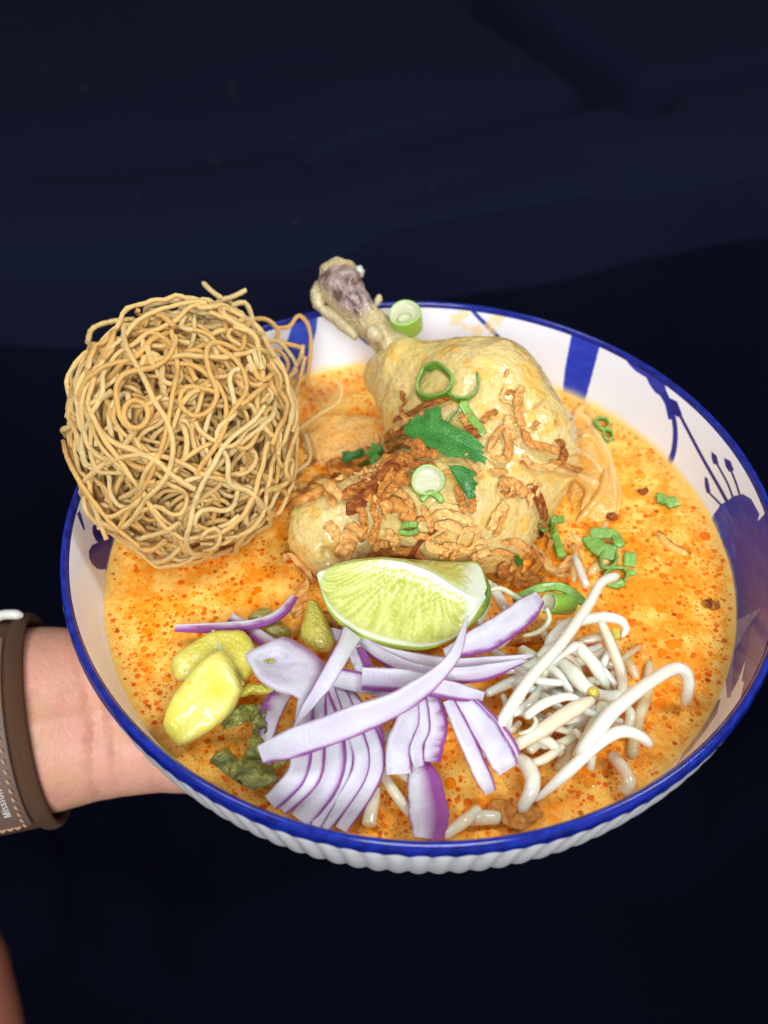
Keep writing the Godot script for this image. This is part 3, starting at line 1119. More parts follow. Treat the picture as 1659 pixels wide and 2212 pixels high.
# ---- pickled mustard greens
func outline(z: Array, o: Vector2, sc: float, sub := 2) -> Array:
	var out := []
	var n := z.size()
	for i in n:
		for k in sub:
			var t := float(k) / sub
			var a: Vector2 = z[(i - 1 + n) % n]
			var b: Vector2 = z[i]
			var c: Vector2 = z[(i + 1) % n]
			var d: Vector2 = z[(i + 2) % n]
			var q := (b * 2.0 + (c - a) * t + (a * 2.0 - b * 5.0 + c * 4.0 - d) * t * t + (b * 3.0 - a - c * 3.0 + d) * t * t * t) * 0.5
			out.append(o + q * sc)
	return out

func lay(poly: Array, h0: float, slope_u := 0.0, slope_v := 0.0) -> Array:
	var c := Vector2.ZERO
	for q in poly:
		c += q
	c /= poly.size()
	var out := []
	for q in poly:
		out.append(keep_in(at(q.x, q.y, h0 + (q.x - c.x) * slope_u + (q.y - c.y) * slope_v)))
	return out

func greens() -> void:
	var zg := V(329.1, 1261.7)
	var k := 0.2149
	var ym := mat("pickled stem", Color.WHITE, 0.2, {"vc": true, "sss": 0.22, "coat": 0.3, "coat_rough": 0.12, "bump": "fibre", "scale": 30.0, "depth": 0.03})
	var root := thing("pickled_mustard_chunk", "glossy yellow chunk of pickled mustard stem near the bowl's left front rim", "pickled vegetable", at(450, 1450, SOUP_H))
	var o := root.position
	var ycol := func(p: Vector3, t: float) -> Color:
		return Color(0.70, 0.61, 0.07).lerp(Color(0.74, 0.68, 0.19), clampf(0.4 + nz(p, 110.0) + 0.5 * smoothstep(0.8, 1.0, t), 0.0, 1.0))
	var gcol := func(p: Vector3, t: float) -> Color:
		return Color(0.56, 0.49, 0.05).lerp(Color(0.64, 0.57, 0.12), clampf(0.5 + nz(p, 110.0), 0.0, 1.0))
	var e := lay(outline([V(120, 1610), V(120, 1400), V(220, 1130), V(390, 900), V(560, 720), V(720, 670), V(850, 880), V(915, 1040), V(880, 1140), V(790, 1300), V(640, 1440), V(420, 1580), V(250, 1655)], zg, k), -0.0120, 0.0, -0.00006)
	obj("stem_lobe", shifted(patch(e, Vector3(-0.15, 0.8, 0.55).normalized(), 0.0012, 0.0075, 0.0005, ycol, 10, 0.0, -1.0, 16.0), o), ym, root)
	e = lay(outline([V(190, 760), V(330, 640), V(480, 545), V(600, 480), V(800, 470), V(930, 480), V(1030, 620), V(1045, 760), V(1010, 890), V(900, 1020), V(700, 1080), V(500, 1020), V(250, 975), V(205, 900)], zg, k), -0.0145, 0.0, -0.00004)
	obj("stem_block", shifted(patch(e, Vector3(0.1, 0.85, 0.45).normalized(), 0.0004, 0.008, 0.0004, gcol, 10, 0.0, -1.0, 22.0), o), ym, root)
	var rp := []
	for q in spline([V(610, 470), V(650, 580), V(730, 760), V(830, 900), V(910, 1010)], 24):
		var w: Vector2 = zg + q * k
		rp.append(at(w.x, w.y, -0.0102))
	obj("rib", shifted(tube(rp, func(s: float, a: float) -> float: return 0.0011 * (0.5 + 0.5 * sin(PI * s)), 8), o), mat("pale rib", Color(0.72, 0.68, 0.26), 0.25, {"sss": 0.2, "coat": 0.3}), root)
	var ocol := func(p: Vector3, t: float) -> Color:
		return Color(0.26, 0.23, 0.045).lerp(Color(0.40, 0.36, 0.10), clampf(0.5 + 1.2 * nz(p, 160.0), 0.0, 1.0))
	var olive := mat("pickled leaf", Color.WHITE, 0.2, {"vc": true, "sss": 0.1, "coat": 0.6, "bump": "fibre", "scale": 40.0, "depth": 0.06})
	for q in [
		[[V(870, 1060), V(1000, 990), V(1150, 1010), V(1260, 1060), V(1250, 1110), V(1100, 1120), V(960, 1110), V(870, 1150)], -0.0145, "pale yellow leaf scrap tucked between mustard stem and holed onion flap", 1],
		[[V(950, 330), V(1080, 240), V(1200, 260), V(1300, 380), V(1290, 480), V(1150, 470), V(1020, 400)], -0.0185, "olive leaf scrap under the long purple onion sliver", 0],
		[[V(1100, 440), V(1230, 400), V(1370, 440), V(1390, 520), V(1280, 560), V(1170, 540)], -0.0175, "ribbed olive stem bit behind the holed onion flap", 0],
		[[V(1570, 160), V(1660, 180), V(1760, 380), V(1830, 600), V(1740, 690), V(1600, 640), V(1480, 540), V(1520, 340)], -0.0135, "large olive yellow leaf wedge behind the pale onion strip, left of the lime", 1],
	]:
		var ee := lay(outline(q[0], zg, k), q[1], 0.0, -0.00005)
		one("pickled_mustard_leaf", patch(ee, Vector3(0, 0.9, 0.4).normalized(), 0.002, 0.003, 0.0007, gcol if q[3] == 1 else ocol, 6, rng.randf() * 9.0), olive, q[2], "pickled vegetable", "pickled mustard green scraps")
	var under := lay(outline([V(584, 1412), V(610, 1420), V(608, 1440), V(584, 1446), V(564, 1436), V(566, 1418)], Vector2.ZERO, 1.0), -0.0052)
	one("pickled_mustard_leaf", patch(under, Vector3(0, 0.9, 0.4).normalized(), 0.001, 0.003, 0.0004, ocol, 6), olive, "olive leaf bit showing through the hole in the broad onion flap", "pickled vegetable", "pickled mustard green scraps")
	var dcol := func(p: Vector3, t: float) -> Color:
		return Color(0.11, 0.13, 0.02).lerp(Color(0.33, 0.32, 0.06), clampf(0.5 + 1.5 * nz(p, 190.0), 0.0, 1.0))
	var dark := mat("dark pickled leaf", Color.WHITE, 0.22, {"vc": true, "coat": 0.8, "coat_rough": 0.08, "bump": "fibre", "scale": 70.0, "depth": 0.16})
	for q in [
		[[V(780, 1290), V(880, 1230), V(1050, 1240), V(1130, 1290), V(1120, 1370), V(950, 1390), V(800, 1420), V(740, 1370)], -0.0215, "dark green leaf directly below the yellow stem's torn tip", 0.0016],
		[[V(1060, 1280), V(1150, 1300), V(1150, 1480), V(1090, 1560), V(1030, 1540), V(1020, 1400)], -0.0205, "translucent olive leaf beside the purple-edged onion arc", 0.001],
		[[V(960, 1560), V(1060, 1540), V(1100, 1620), V(1090, 1760), V(1000, 1810), V(930, 1760), V(950, 1650)], -0.0185, "dark green leaf under the blunt end of the long top onion slice", 0.003],
		[[V(620, 1760), V(740, 1680), V(850, 1760), V(960, 1800), V(1000, 1900), V(900, 1980), V(760, 1960), V(640, 1880)], -0.0180, "crumpled dark green leaf by the front rim, left part of the wet clump", 0.0035],
		[[V(900, 1800), V(1000, 1770), V(1110, 1820), V(1200, 1900), V(1210, 1960), V(1060, 2030), V(930, 2060), V(860, 1960)], -0.0175, "crumpled glossy green leaf in the middle of the wet clump", 0.004],
		[[V(740, 1950), V(850, 1930), V(880, 2040), V(900, 2130), V(820, 2120), V(730, 2050)], -0.0195, "olive leaf stub at the front rim below the wet clump", 0.002],
		[[V(200, 1660), V(290, 1700), V(390, 1780), V(410, 1840), V(330, 1830), V(230, 1740)], -0.0225, "long olive leaf sliver in soup along the left front rim", 0.001],
		[[V(1215, 1790), V(1290, 1740), V(1370, 1730), V(1340, 1800), V(1260, 1850), V(1215, 1840)], -0.0200, "small dark green leaf under the onion bundle's left edge", 0.002],
		[[V(700, 1470), V(760, 1340), V(810, 1330), V(780, 1400), V(740, 1450)], -0.0215, "narrow dark leaf edge showing beside the yellow stem", 0.001],
	]:
		var big := []
		var cen := Vector2.ZERO
		for w in q[0]:
			cen += w / q[0].size()
		for w in q[0]:
			big.append(cen + (w - cen) * rng.randf_range(1.02, 1.36))
		var ee := lay(outline(big, zg, k, 5), q[1] + 0.0062, 0.0, -0.00004)
		one("mustard_greens_leaf", patch(ee, Vector3(rng.randf_range(-0.3, 0.3), 0.9, 0.4).normalized(), q[3] * 1.3, 0.0009, 0.0032, dcol, 16, rng.randf() * 9.0), dark, q[2], "pickled greens", "dark pickled mustard leaves")

# ---- red onion
func onion(pts: Array, wid: Array, side: float, thick: float, label: String, tilt := Vector3(0, 1, 0.75), cup := 0.0, band := 0.80) -> void:
	var path3 := []
	for q in pts:
		path3.append(keep_in(at(q[0], q[1], q[2])))
	var path := spline(path3, 34)
	var mid: Vector3 = path[17]
	var sc := mid.distance_to(EYE) / 1995.0
	var sd := rng.randf() * 99.0
	var across := (path[18] - path[16] as Vector3).cross(tilt).normalized()
	var seen := px(mid + across * 0.001) - px(mid)
	if seen.x + seen.y < 0.0:
		side = -side
	var up := func(s: float, p: Vector3) -> Vector3: return tilt + Vector3(0.25 * n3.get_noise_1d(s * 2.0 + sd), 0, 0)
	var prof := func(s: float) -> Array:
		var w := pick(wid, s) * sc * 0.56
		w *= 1.0 + 0.05 * n3.get_noise_1d(s * 8.0 + sd)
		var th := thick * 0.35 * (0.22 + 0.78 * smoothstep(0.0, 0.16, minf(s, 1.0 - s)))
		var out := []
		for j in 22:
			var a := TAU * j / 22.0
			var x := signf(cos(a)) * pow(absf(cos(a)), 0.45)
			var y := signf(sin(a)) * pow(absf(sin(a)), 0.45)
			out.append(Vector2(x * w, y * th * (1.0 + 0.1 * n3.get_noise_2d(s * 14.0 + sd, x * 2.0)) + cup * (x * x - 0.5) * w))
		return out
	var col := func(s: float, q: Vector2) -> Color:
		var w := maxf(pick(wid, s) * sc * 0.56, 1e-5)
		var x := q.x / w * side
		var f := n3.get_noise_2d(x * 3.5 + sd, s * 2.0) + 0.7 * n3.get_noise_2d(x * 9.0 + sd, s * 1.3)
		var c := Color(0.80, 0.755, 0.81).lerp(Color(0.65, 0.565, 0.71), clampf(0.38 + f + 0.25 * x, 0.0, 1.0))
		if side != 0.0:
			var e := x + 0.08 * n3.get_noise_2d(s * 7.0, sd)
			c = c.lerp(Color(0.48, 0.26, 0.56), 0.4 * smoothstep(band - 0.35, band, e))
			c = c.lerp(Color(0.27, 0.05, 0.29), 0.95 * smoothstep(band - 0.08, band, e))
			c = c.lerp(Color(0.36, 0.16, 0.40), 0.8 * smoothstep(-0.88, -0.97, e))
		else:
			c = c.lerp(Color(0.50, 0.30, 0.54), 0.55 * smoothstep(0.85, 1.0, absf(q.x / w)))
		return c
	var m := sweep(path, up, prof, col)
	one("red_onion_slice", m, mat("red onion", Color.WHITE, 0.36, {"vc": true, "sss": 0.2, "through": 0.22, "spec": 0.4, "bump": "fibre", "scale": 70.0, "depth": 0.02}), label, "onion slice", "slices of red onion")

func onions() -> void:
	# bundle running down to the front rim
	onion([[662, 1500, -0.0020], [653, 1608, -0.0060], [641, 1675, -0.0100], [576, 1750, -0.0160]], [34, 44, 40, 34], 1, 0.0022, "leftmost wide slice of the arched onion bundle at the front rim", Vector3(-0.3, 1, 0.7))
	onion([[690, 1490, -0.0030], [685, 1608, -0.0060], [672, 1680, -0.0100], [601, 1761, -0.0170]], [30, 34, 36, 28], 1, 0.0024, "second slice from the left in the arched onion bundle at the front rim", Vector3(-0.2, 1, 0.7))
	onion([[688, 1495, -0.0038], [712, 1590, -0.0068], [711, 1676, -0.0118], [648, 1777, -0.0198]], [40, 56, 52, 44], 1, 0.0022, "broadest slice, third from the left in the arched onion bundle", Vector3(0, 1, 0.7))
	onion([[712, 1484, -0.0044], [738, 1575, -0.0074], [746, 1662, -0.0124], [682, 1786, -0.0204]], [20, 24, 24, 20], 1, 0.0028, "narrow slice right of the broadest one in the arched onion bundle", Vector3(0.1, 1, 0.7))
	onion([[728, 1478, -0.0054], [763, 1570, -0.0074], [778, 1665, -0.0124], [699, 1788, -0.0214]], [24, 32, 32, 26], 1, 0.0026, "second slice from the right in the arched onion bundle", Vector3(0.2, 1, 0.7))
	onion([[742, 1486, -0.0064], [785, 1562, -0.0084], [808, 1660, -0.0134], [738, 1792, -0.0224]], [28, 38, 38, 26], 1, 0.0026, "outermost right slice with dark purple edge in the arched onion bundle", Vector3(0.3, 1, 0.7))
	onion([[806, 1540, -0.008], [816, 1600, -0.011], [811, 1655, -0.015]], [20, 24, 10], 1, 0.0020, "thin bright purple strip just right of the arched onion bundle", Vector3(0.3, 1, 0.6), 0.0, 0.1)
	onion([[610, 1492, -0.013], [578, 1556, -0.014], [568, 1616, -0.016], [585, 1680, -0.019]], [40, 44, 34, 14], -1, 0.0022, "purple rimmed slice curving down left of the bundle over the dark greens", Vector3(-0.2, 1, 0.6), 0.0, 0.45)
	# wide flap with a hole
	var zo := V(900.0 / 1.823, 2100.0 / 1.823)
	var e := outline([V(90, 610), V(180, 560), V(280, 520), V(370, 560), V(440, 610), V(500, 680), V(470, 760), V(400, 850), V(330, 815), V(250, 795), V(165, 745), V(120, 680)], zo, 0.4299)
	flap(e)
	# layers across the middle
	onion([[700, 1458, -0.003], [786, 1476, -0.003], [872, 1494, -0.004], [930, 1500, -0.006]], [36, 40, 38, 24], -1, 0.0022, "slice lying flat under the white strand, running right below the lime", Vector3(0, 1, 0.7), 0.0, 0.8)
	onion([[742, 1352, -0.010], [803, 1400, -0.007], [902, 1428, -0.005], [1010, 1436, -0.006], [1151, 1416, -0.008]], [14, 26, 30, 30, 8], 1, 0.0026, "long curved slice directly under the lime's lower edge, tip to the right", Vector3(0, 1, 0.9))
	onion([[758, 1372, -0.009], [838, 1424, -0.005], [924, 1455, -0.003], [1031, 1455, -0.004], [1130, 1428, -0.008]], [16, 28, 32, 34, 12], 1, 0.0026, "long curved slice with purple lower edge, second below the lime", Vector3(0, 1, 0.9), 0.0, 0.55)
	onion([[782, 1466, 0.000], [881, 1472, 0.001], [967, 1490, 0.000], [1044, 1506, -0.004]], [44, 46, 36, 22], 1, 0.0022, "flat slice with a blunt left end, its purple right end above the fan", Vector3(0, 1, 0.8), 0.0, 0.6)
	onion([[764, 1398, -0.004], [776, 1422, -0.003], [792, 1456, -0.002]], [28, 34, 36], -1, 0.0018, "short slice with a vivid purple stripe between white strand and lime", Vector3(0.2, 1, 0.7), 0.0, 2.0)
	onion([[776, 1398, -0.003], [788, 1424, -0.002], [802, 1452, -0.001]], [12, 16, 18], 1, 0.0018, "tiny vivid purple sliver between the white strand and the lime", Vector3(0.2, 1, 0.7), 0.0, -1.5)
	onion([[960, 1412, -0.002], [1053, 1376, -0.001], [1125, 1328, -0.002], [1166, 1290, -0.004]], [20, 54, 52, 30], 1, 0.0024, "broad pale slice right of the lime, its purple tip touching a green scallion", Vector3(-0.1, 1, 0.8), -0.12, 0.72)
	# fans over the soup
	onion([[886, 1516, -0.0020], [880, 1560, -0.0050], [860, 1612, -0.0090], [862, 1672, -0.0140]], [34, 44, 46, 50], 1, 0.0022, "white leftmost slice of the short fan left of the purple skinned slice", Vector3(0, 1, 0.7), 0.0, 0.9)
	onion([[905, 1506, -0.0025], [912, 1570, -0.0065], [898, 1610, -0.0095], [906, 1655, -0.0135]], [30, 32, 30, 22], 1, 0.0024, "second slice of the short fan, with a dark purple line on its right", Vector3(0.1, 1, 0.7), 0.0, 0.8)
	onion([[930, 1500, -0.0030], [946, 1565, -0.0070], [938, 1605, -0.0100], [932, 1645, -0.0140]], [32, 38, 38, 36], 1, 0.0024, "third slice of the short fan, with a broad purple right edge", Vector3(0.2, 1, 0.7), 0.0, 0.45)
	onion([[906, 1640, -0.017], [918, 1700, -0.018], [926, 1760, -0.018], [924, 1820, -0.018]], [30, 66, 74, 54], 1, 0.0024, "upright slice with glossy purple skin on its right half at the front rim", Vector3(0, 1, 0.55), 0.0, 0.12)
	onion([[968, 1512, -0.0020], [1010, 1603, -0.0090], [1040, 1670, -0.0150], [1060, 1712, -0.0190]], [22, 32, 32, 24], 1, 0.0022, "lowest slice of the right-hand fan dipping its tip into the soup", Vector3(0.1, 1, 0.7), 0.0, 0.78)
	onion([[998, 1506, -0.0028], [1052, 1582, -0.0078], [1080, 1630, -0.0108], [1098, 1662, -0.0138]], [30, 50, 52, 44], 1, 0.0024, "widest slice in the middle of the right-hand fan over the soup", Vector3(0.1, 1, 0.7), 0.0, 0.85)
	onion([[1018, 1508, -0.0034], [1070, 1568, -0.0074], [1094, 1600, -0.0094], [1114, 1636, -0.0124]], [16, 26, 28, 26], 1, 0.0024, "upper slice of the right-hand fan with a purple right edge", Vector3(0.2, 1, 0.7), 0.0, 0.55)
	# the long slice and the strand on top
	onion([[762, 1366, -0.001], [737, 1412, 0.003], [705, 1468, 0.003], [672, 1515, 0.001], [634, 1572, 0.0]], [44, 34, 32, 22, 3], -1, 0.0014, "white tapering strand leaning from lime to the holed flap's lower corner", Vector3(0.1, 1, 0.8), 0.0, 0.95)
	onion([[563, 1630, -0.002], [640, 1603, 0.004], [752, 1562, 0.008], [881, 1506, 0.009], [975, 1425, 0.010], [1010, 1330, 0.010]], [36, 56, 58, 44, 26, 5], 1, 0.0020, "longest white slice lying on top, crossing the pile from lower left to the lime", Vector3(0, 1, 0.75), -0.06, 0.86)
	onion([[378, 1357, -0.018], [470, 1356, -0.016], [560, 1346, -0.013], [610, 1322, -0.013], [636, 1288, -0.015]], [16, 20, 19, 20, 16], 1, 0.0018, "long curved purple sliver lying alone on the yellow mustard stem", Vector3(0, 1, 0.35), 0.0, -0.35)
	onion([[496, 1334, -0.019], [540, 1362, -0.017], [590, 1396, -0.013]], [22, 26, 28], 1, 0.0018, "two-toned onion sliver crossing under the long purple sliver", Vector3(0, 1, 0.7), 0.0, 0.3)
	onion([[690, 1358, -0.018], [730, 1372, -0.016], [770, 1382, -0.012], [830, 1410, -0.010]], [14, 24, 28, 26], 0, 0.0018, "pinkish slice half hidden behind the white strand's upper end", Vector3(0, 1, 0.7))

func flap(e: Array) -> void:
	var E := []
	var hole := []
	var c := V(585, 1425)
	for q in e:
		E.append(at(q.x, q.y, -0.0035 - (q.x - 620) * 0.00002))
	for i in e.size():
		var a: Vector2 = e[i] - c
		var q := V(584.5, 1427.5) + Vector2.from_angle(a.angle()) * Vector2(12, 6) * (1.0 + 0.12 * sin(i * 2.0))
		hole.append(at(q.x, q.y, -0.003))
	var P := []
	var K := []
	var nrm := Vector3(-0.1, 0.9, 0.55).normalized()
	for side in [1.0, -1.0]:
		for k in 11:
			var t: float = k / 10.0 if side > 0 else 1.0 - k / 10.0
			var row := PackedVector3Array()
			var crow := PackedColorArray()
			for i in E.size():
				var p: Vector3 = hole[i].lerp(E[i], t)
				var edge := sqrt(maxf(0.0, 1.0 - pow(absf(t * 2.0 - 1.0), 10.0)))
				p += nrm * (0.0025 * sin(t * PI * 0.8) * smoothstep(0.0, 0.5, t) + side * 0.0008 * edge + 0.0004 * nz(p, 180.0))
				row.append(p)
				var f := n3.get_noise_3d(p.x * 160.0, p.y * 60.0, p.z * 320.0)
				var col := Color(0.74, 0.69, 0.76).lerp(Color(0.59, 0.50, 0.66), clampf(0.45 + f, 0.0, 1.0))
				var q := px(p)
				col = col.lerp(Color(0.34, 0.12, 0.36), 0.85 * smoothstep(0.72, 0.98, t) * smoothstep(590.0, 625.0, q.x) * smoothstep(1470.0, 1430.0, q.y))
				crow.append(col)
			P.append(row)
			K.append(crow)
	var m := grid(P, true, K, false, false, patch_sign(P, nrm))
	one("red_onion_slice", m, mats["red onion"], "broad onion flap with a small hole, beside the yellow mustard stem", "onion slice", "slices of red onion")

# ---- bean sprouts
func sprout(pts: Array, wid: Array, label: String, tone := 0, husk := -1.0) -> void:
	var p3 := []
	for q in pts:
		p3.append(keep_in(at(q[0], q[1], q[2])))
	var path := spline(p3, maxi(26, pts.size() * 9))
	var sc: float = path[path.size() / 2].distance_to(EYE) / 1995.0
	var sd := rng.randf() * 99.0
	var rad := func(s: float, a: float) -> float:
		var tip := sqrt(clampf(minf(s, 1.0 - s) * 18.0, 0.12, 1.0))
		return pick(wid, s) * sc * 0.455 * tip * (1.0 + 0.06 * n3.get_noise_2d(s * 7.0 + sd, cos(a)))
	var pal := [Color(0.86, 0.77, 0.67), Color(0.85, 0.67, 0.49), Color(0.74, 0.70, 0.46), Color(0.76, 0.50, 0.26)]
	var col := func(s: float, a: float, up: float) -> Color:
		var c: Color = pal[tone]
		c = c.lerp(Color(0.74, 0.64, 0.50), clampf(0.1 + 0.9 * n3.get_noise_2d(s * 3.0 + sd, a * 0.4), 0.0, 0.8))
		return c.lerp(Color(0.72, 0.60, 0.30), 0.6 * smoothstep(0.9, 1.0, s))
	var m := mat("bean sprout", Color.WHITE, 0.16, {"vc": true, "sss": 0.45, "coat": 0.5, "coat_rough": 0.06})
	var mesh := tube(path, rad, 10, col)
	if husk < 0.0:
		one("bean_sprout", mesh, m, label, "bean sprout", "bean sprouts right of the onion")
		return
	var b := mesh.get_aabb()
	var root := thing("bean_sprout", label, "bean sprout", Vector3(b.get_center().x, b.position.y, b.get_center().z), "bean sprouts right of the onion")
	obj("stem", shifted(mesh, root.position), m, root)
	var k := int(husk * (path.size() - 1))
	var h := spline([path[maxi(k - 3, 0)], path[k] + Vector3(0, 0.0012, 0.0008), path[mini(k + 3, path.size() - 1)] + Vector3(0.001, 0.0006, 0.001)], 12)
	obj("seed_leaf", shifted(tube(h, func(s: float, a: float) -> float: return 0.0019 * sin(PI * clampf(s, 0.06, 0.94)), 9), root.position), mat("seed leaf", Color(0.66, 0.50, 0.08), 0.25, {"sss": 0.15, "coat": 0.5}), root)

func sprouts() -> void:
	# deep layer, wet with soup
	sprout([[1404, 1429, -0.0240], [1396, 1502, -0.0236], [1376, 1562, -0.0236], [1364, 1639, -0.0246]], [22, 27, 30, 28], "soaked sprout standing right of the heap, mostly under the soup", 3)
	sprout([[1259, 1550, -0.022], [1232, 1603, -0.0225], [1206, 1668, -0.0245]], [26, 32, 30], "soaked orange-tinted sprout slanting under the central pale green one", 3)
	sprout([[1165, 1453, -0.019], [1271, 1423, -0.018], [1335, 1398, -0.019]], [22, 26, 24], "sprout lying flat across the middle of the heap behind the forked pair", 1)
	sprout([[1246, 1388, -0.020], [1291, 1378, -0.019], [1312, 1374, -0.020]], [20, 24, 20], "short peach-tinted sprout under the hooked sprout at the top of the heap", 1)
	sprout([[1117, 1535, -0.019], [1185, 1565, -0.0185], [1232, 1582, -0.020]], [18, 20, 16], "thin sprout in the lower left of the heap, pointing at the soup", 1)
	sprout([[1121, 1473, -0.017], [1168, 1500, -0.0165], [1216, 1534, -0.018]], [18, 22, 18], "sprout slanting down right just beside the onion tips", 0)
	sprout([[1048, 1500, -0.017], [1109, 1471, -0.016], [1176, 1443, -0.018]], [22, 26, 22], "sprout emerging from behind the right-hand onion fan", 0)
	sprout([[1120, 1400, -0.016], [1180, 1440, -0.017], [1190, 1480, -0.019]], [26, 30, 24], "yellowish sprout under the broad pale onion's lower edge", 2)
	sprout([[1180, 1490, -0.021], [1250, 1505, -0.021], [1300, 1530, -0.022]], [28, 30, 26], "pale sprout lying deep in the centre of the heap", 0)
	sprout([[1100, 1420, -0.016], [1130, 1455, -0.017], [1145, 1500, -0.019]], [26, 30, 24], "stubby sprout deep beside the long onion's purple tip", 0)
	sprout([[1207, 1530, -0.021], [1180, 1580, -0.0215], [1140, 1625, -0.023]], [24, 30, 26], "peach-coloured sprout slanting beneath the thick diagonal one", 1)
	sprout([[1330, 1460, -0.022], [1310, 1520, -0.022], [1340, 1580, -0.0235]], [20, 28, 24], "wet sprout showing behind the long kinked sprout", 1)
	sprout([[1340, 1420, -0.0235], [1362, 1440, -0.022], [1375, 1465, -0.0235]], [20, 26, 18], "small soaked sprout end right of the translucent one", 3)
	sprout([[1319, 1628, -0.0225], [1346, 1660, -0.0205], [1358, 1690, -0.020], [1348, 1712, -0.0225]], [26, 30, 32, 30], "bent sprout dipping into the soup at the right front rim", 1)
	sprout([[1158, 1604, -0.0228], [1180, 1610, -0.0215], [1202, 1610, -0.0228]], [16, 22, 16], "little white sprout stub floating left of the heap's lower edge", 0)
	sprout([[1060, 1640, -0.0235], [1108, 1636, -0.021], [1142, 1660, -0.0185], [1150, 1700, -0.018], [1122, 1756, -0.0225]], [20, 32, 38, 36, 26], "fat C-shaped sprout in the soup below the right-hand onion fan", 0)
	# more of the middle layer
	for q in [
		[[[1150, 1500, -0.018], [1200, 1470, -0.0165], [1240, 1440, -0.017]], [20, 26, 20], "pale sprout under the longest sprout's lower half", 0],
		[[[1225, 1480, -0.017], [1290, 1470, -0.0165], [1345, 1450, -0.018]], [18, 24, 20], "sprout crossing behind the seed-leaf sprout toward the soup", 1],
		[[[1180, 1545, -0.016], [1225, 1555, -0.0155], [1275, 1545, -0.0165]], [16, 22, 18], "thin level sprout just below the thick diagonal one's right end", 0],
		[[[1095, 1545, -0.016], [1140, 1525, -0.0155], [1170, 1480, -0.016]], [18, 24, 18], "sprout rising beside the fan's right purple edge", 0],
		[[[1215, 1420, -0.015], [1180, 1450, -0.0145], [1165, 1480, -0.0155]], [14, 22, 20], "short glossy sprout left of the seed-leaf sprout", 2],
		[[[1300, 1395, -0.018], [1260, 1410, -0.0175], [1215, 1400, -0.0185]], [18, 24, 16], "flat sprout right under the hooked sprout's shank", 0],
		[[[1130, 1590, -0.019], [1180, 1600, -0.0185], [1215, 1630, -0.021]], [18, 26, 22], "peach sprout heading down right below the thick diagonal one", 1],
		[[[1290, 1500, -0.018], [1270, 1545, -0.0185], [1225, 1580, -0.020]], [18, 26, 20], "whitish sprout left of the pale green blunt one", 0],
		[[[1270, 1430, -0.0135], [1300, 1445, -0.0125], [1330, 1480, -0.0145]], [12, 18, 14], "narrow sprout beside the white arched-tail sprout", 0],
		[[[1090, 1450, -0.015], [1140, 1440, -0.0145], [1185, 1410, -0.016]], [16, 24, 20], "sprout along the lower edge of the second long curved onion", 0],
		[[[1060, 1560, -0.018], [1095, 1580, -0.0175], [1125, 1560, -0.018]], [14, 20, 16], "sprout end showing under the right-hand onion fan", 1],
		[[[1345, 1515, -0.0215], [1362, 1545, -0.021], [1350, 1590, -0.0225]], [18, 24, 22], "half-sunk sprout between the kinked sprout and the soaked one", 1],
		[[[1020, 1640, -0.022], [1060, 1620, -0.021], [1085, 1600, -0.021]], [18, 24, 18], "sprout peeping out under the widest right-hand onion slice", 1],
	]:
		sprout(q[0], q[1], q[2], q[3])
	for q in [
		[[[1160, 1420, -0.0135], [1205, 1455, -0.012], [1235, 1500, -0.0135]], [12, 20, 16], "slim sprout crossing just left of the thick seed-leaf sprout", 0],
		[[[1110, 1440, -0.0125], [1165, 1470, -0.011], [1225, 1475, -0.0125]], [14, 20, 16], "slim sprout beside the tip of the second long curved onion", 0],
		[[[1255, 1530, -0.0125], [1300, 1550, -0.012], [1345, 1560, -0.015]], [14, 20, 16], "slim sprout passing over the pale green blunt one", 0],
		[[[1240, 1575, -0.0165], [1275, 1620, -0.0165], [1275, 1665, -0.020]], [14, 22, 18], "slim sprout drooping between the two long front sprouts", 1],
		[[[1130, 1655, -0.0215], [1175, 1640, -0.0205], [1220, 1610, -0.0195]], [14, 22, 18], "slim peach sprout near the soup above the front long sprout", 1],
		[[[1210, 1340, -0.013], [1195, 1380, -0.0125], [1160, 1420, -0.0135]], [12, 18, 14], "slim sprout left of the hooked sprout's lower end", 0],
		[[[1330, 1385, -0.0155], [1305, 1430, -0.0145], [1290, 1480, -0.0155]], [12, 18, 14], "slim sprout hanging left of the translucent vertical one", 0],
		[[[1085, 1500, -0.0135], [1100, 1545, -0.0135], [1085, 1600, -0.0155]], [12, 20, 16], "slim sprout squeezed against the fan's purple right edge", 0],
		[[[1180, 1400, -0.0155], [1235, 1425, -0.015], [1260, 1470, -0.0155]], [12, 18, 14], "slim sprout lying beneath the arched-tail sprout", 1],
		[[[1385, 1395, -0.0225], [1350, 1420, -0.021], [1320, 1450, -0.0205]], [10, 16, 14], "slim soaked sprout reaching right of the curled hook into soup", 3],
		[[[850, 1660, -0.0215], [880, 1680, -0.0205], [905, 1700, -0.021]], [14, 22, 18], "sprout bit under the short onion fan, left of the purple skin", 1],
	]:
		sprout(q[0], q[1], q[2], q[3])
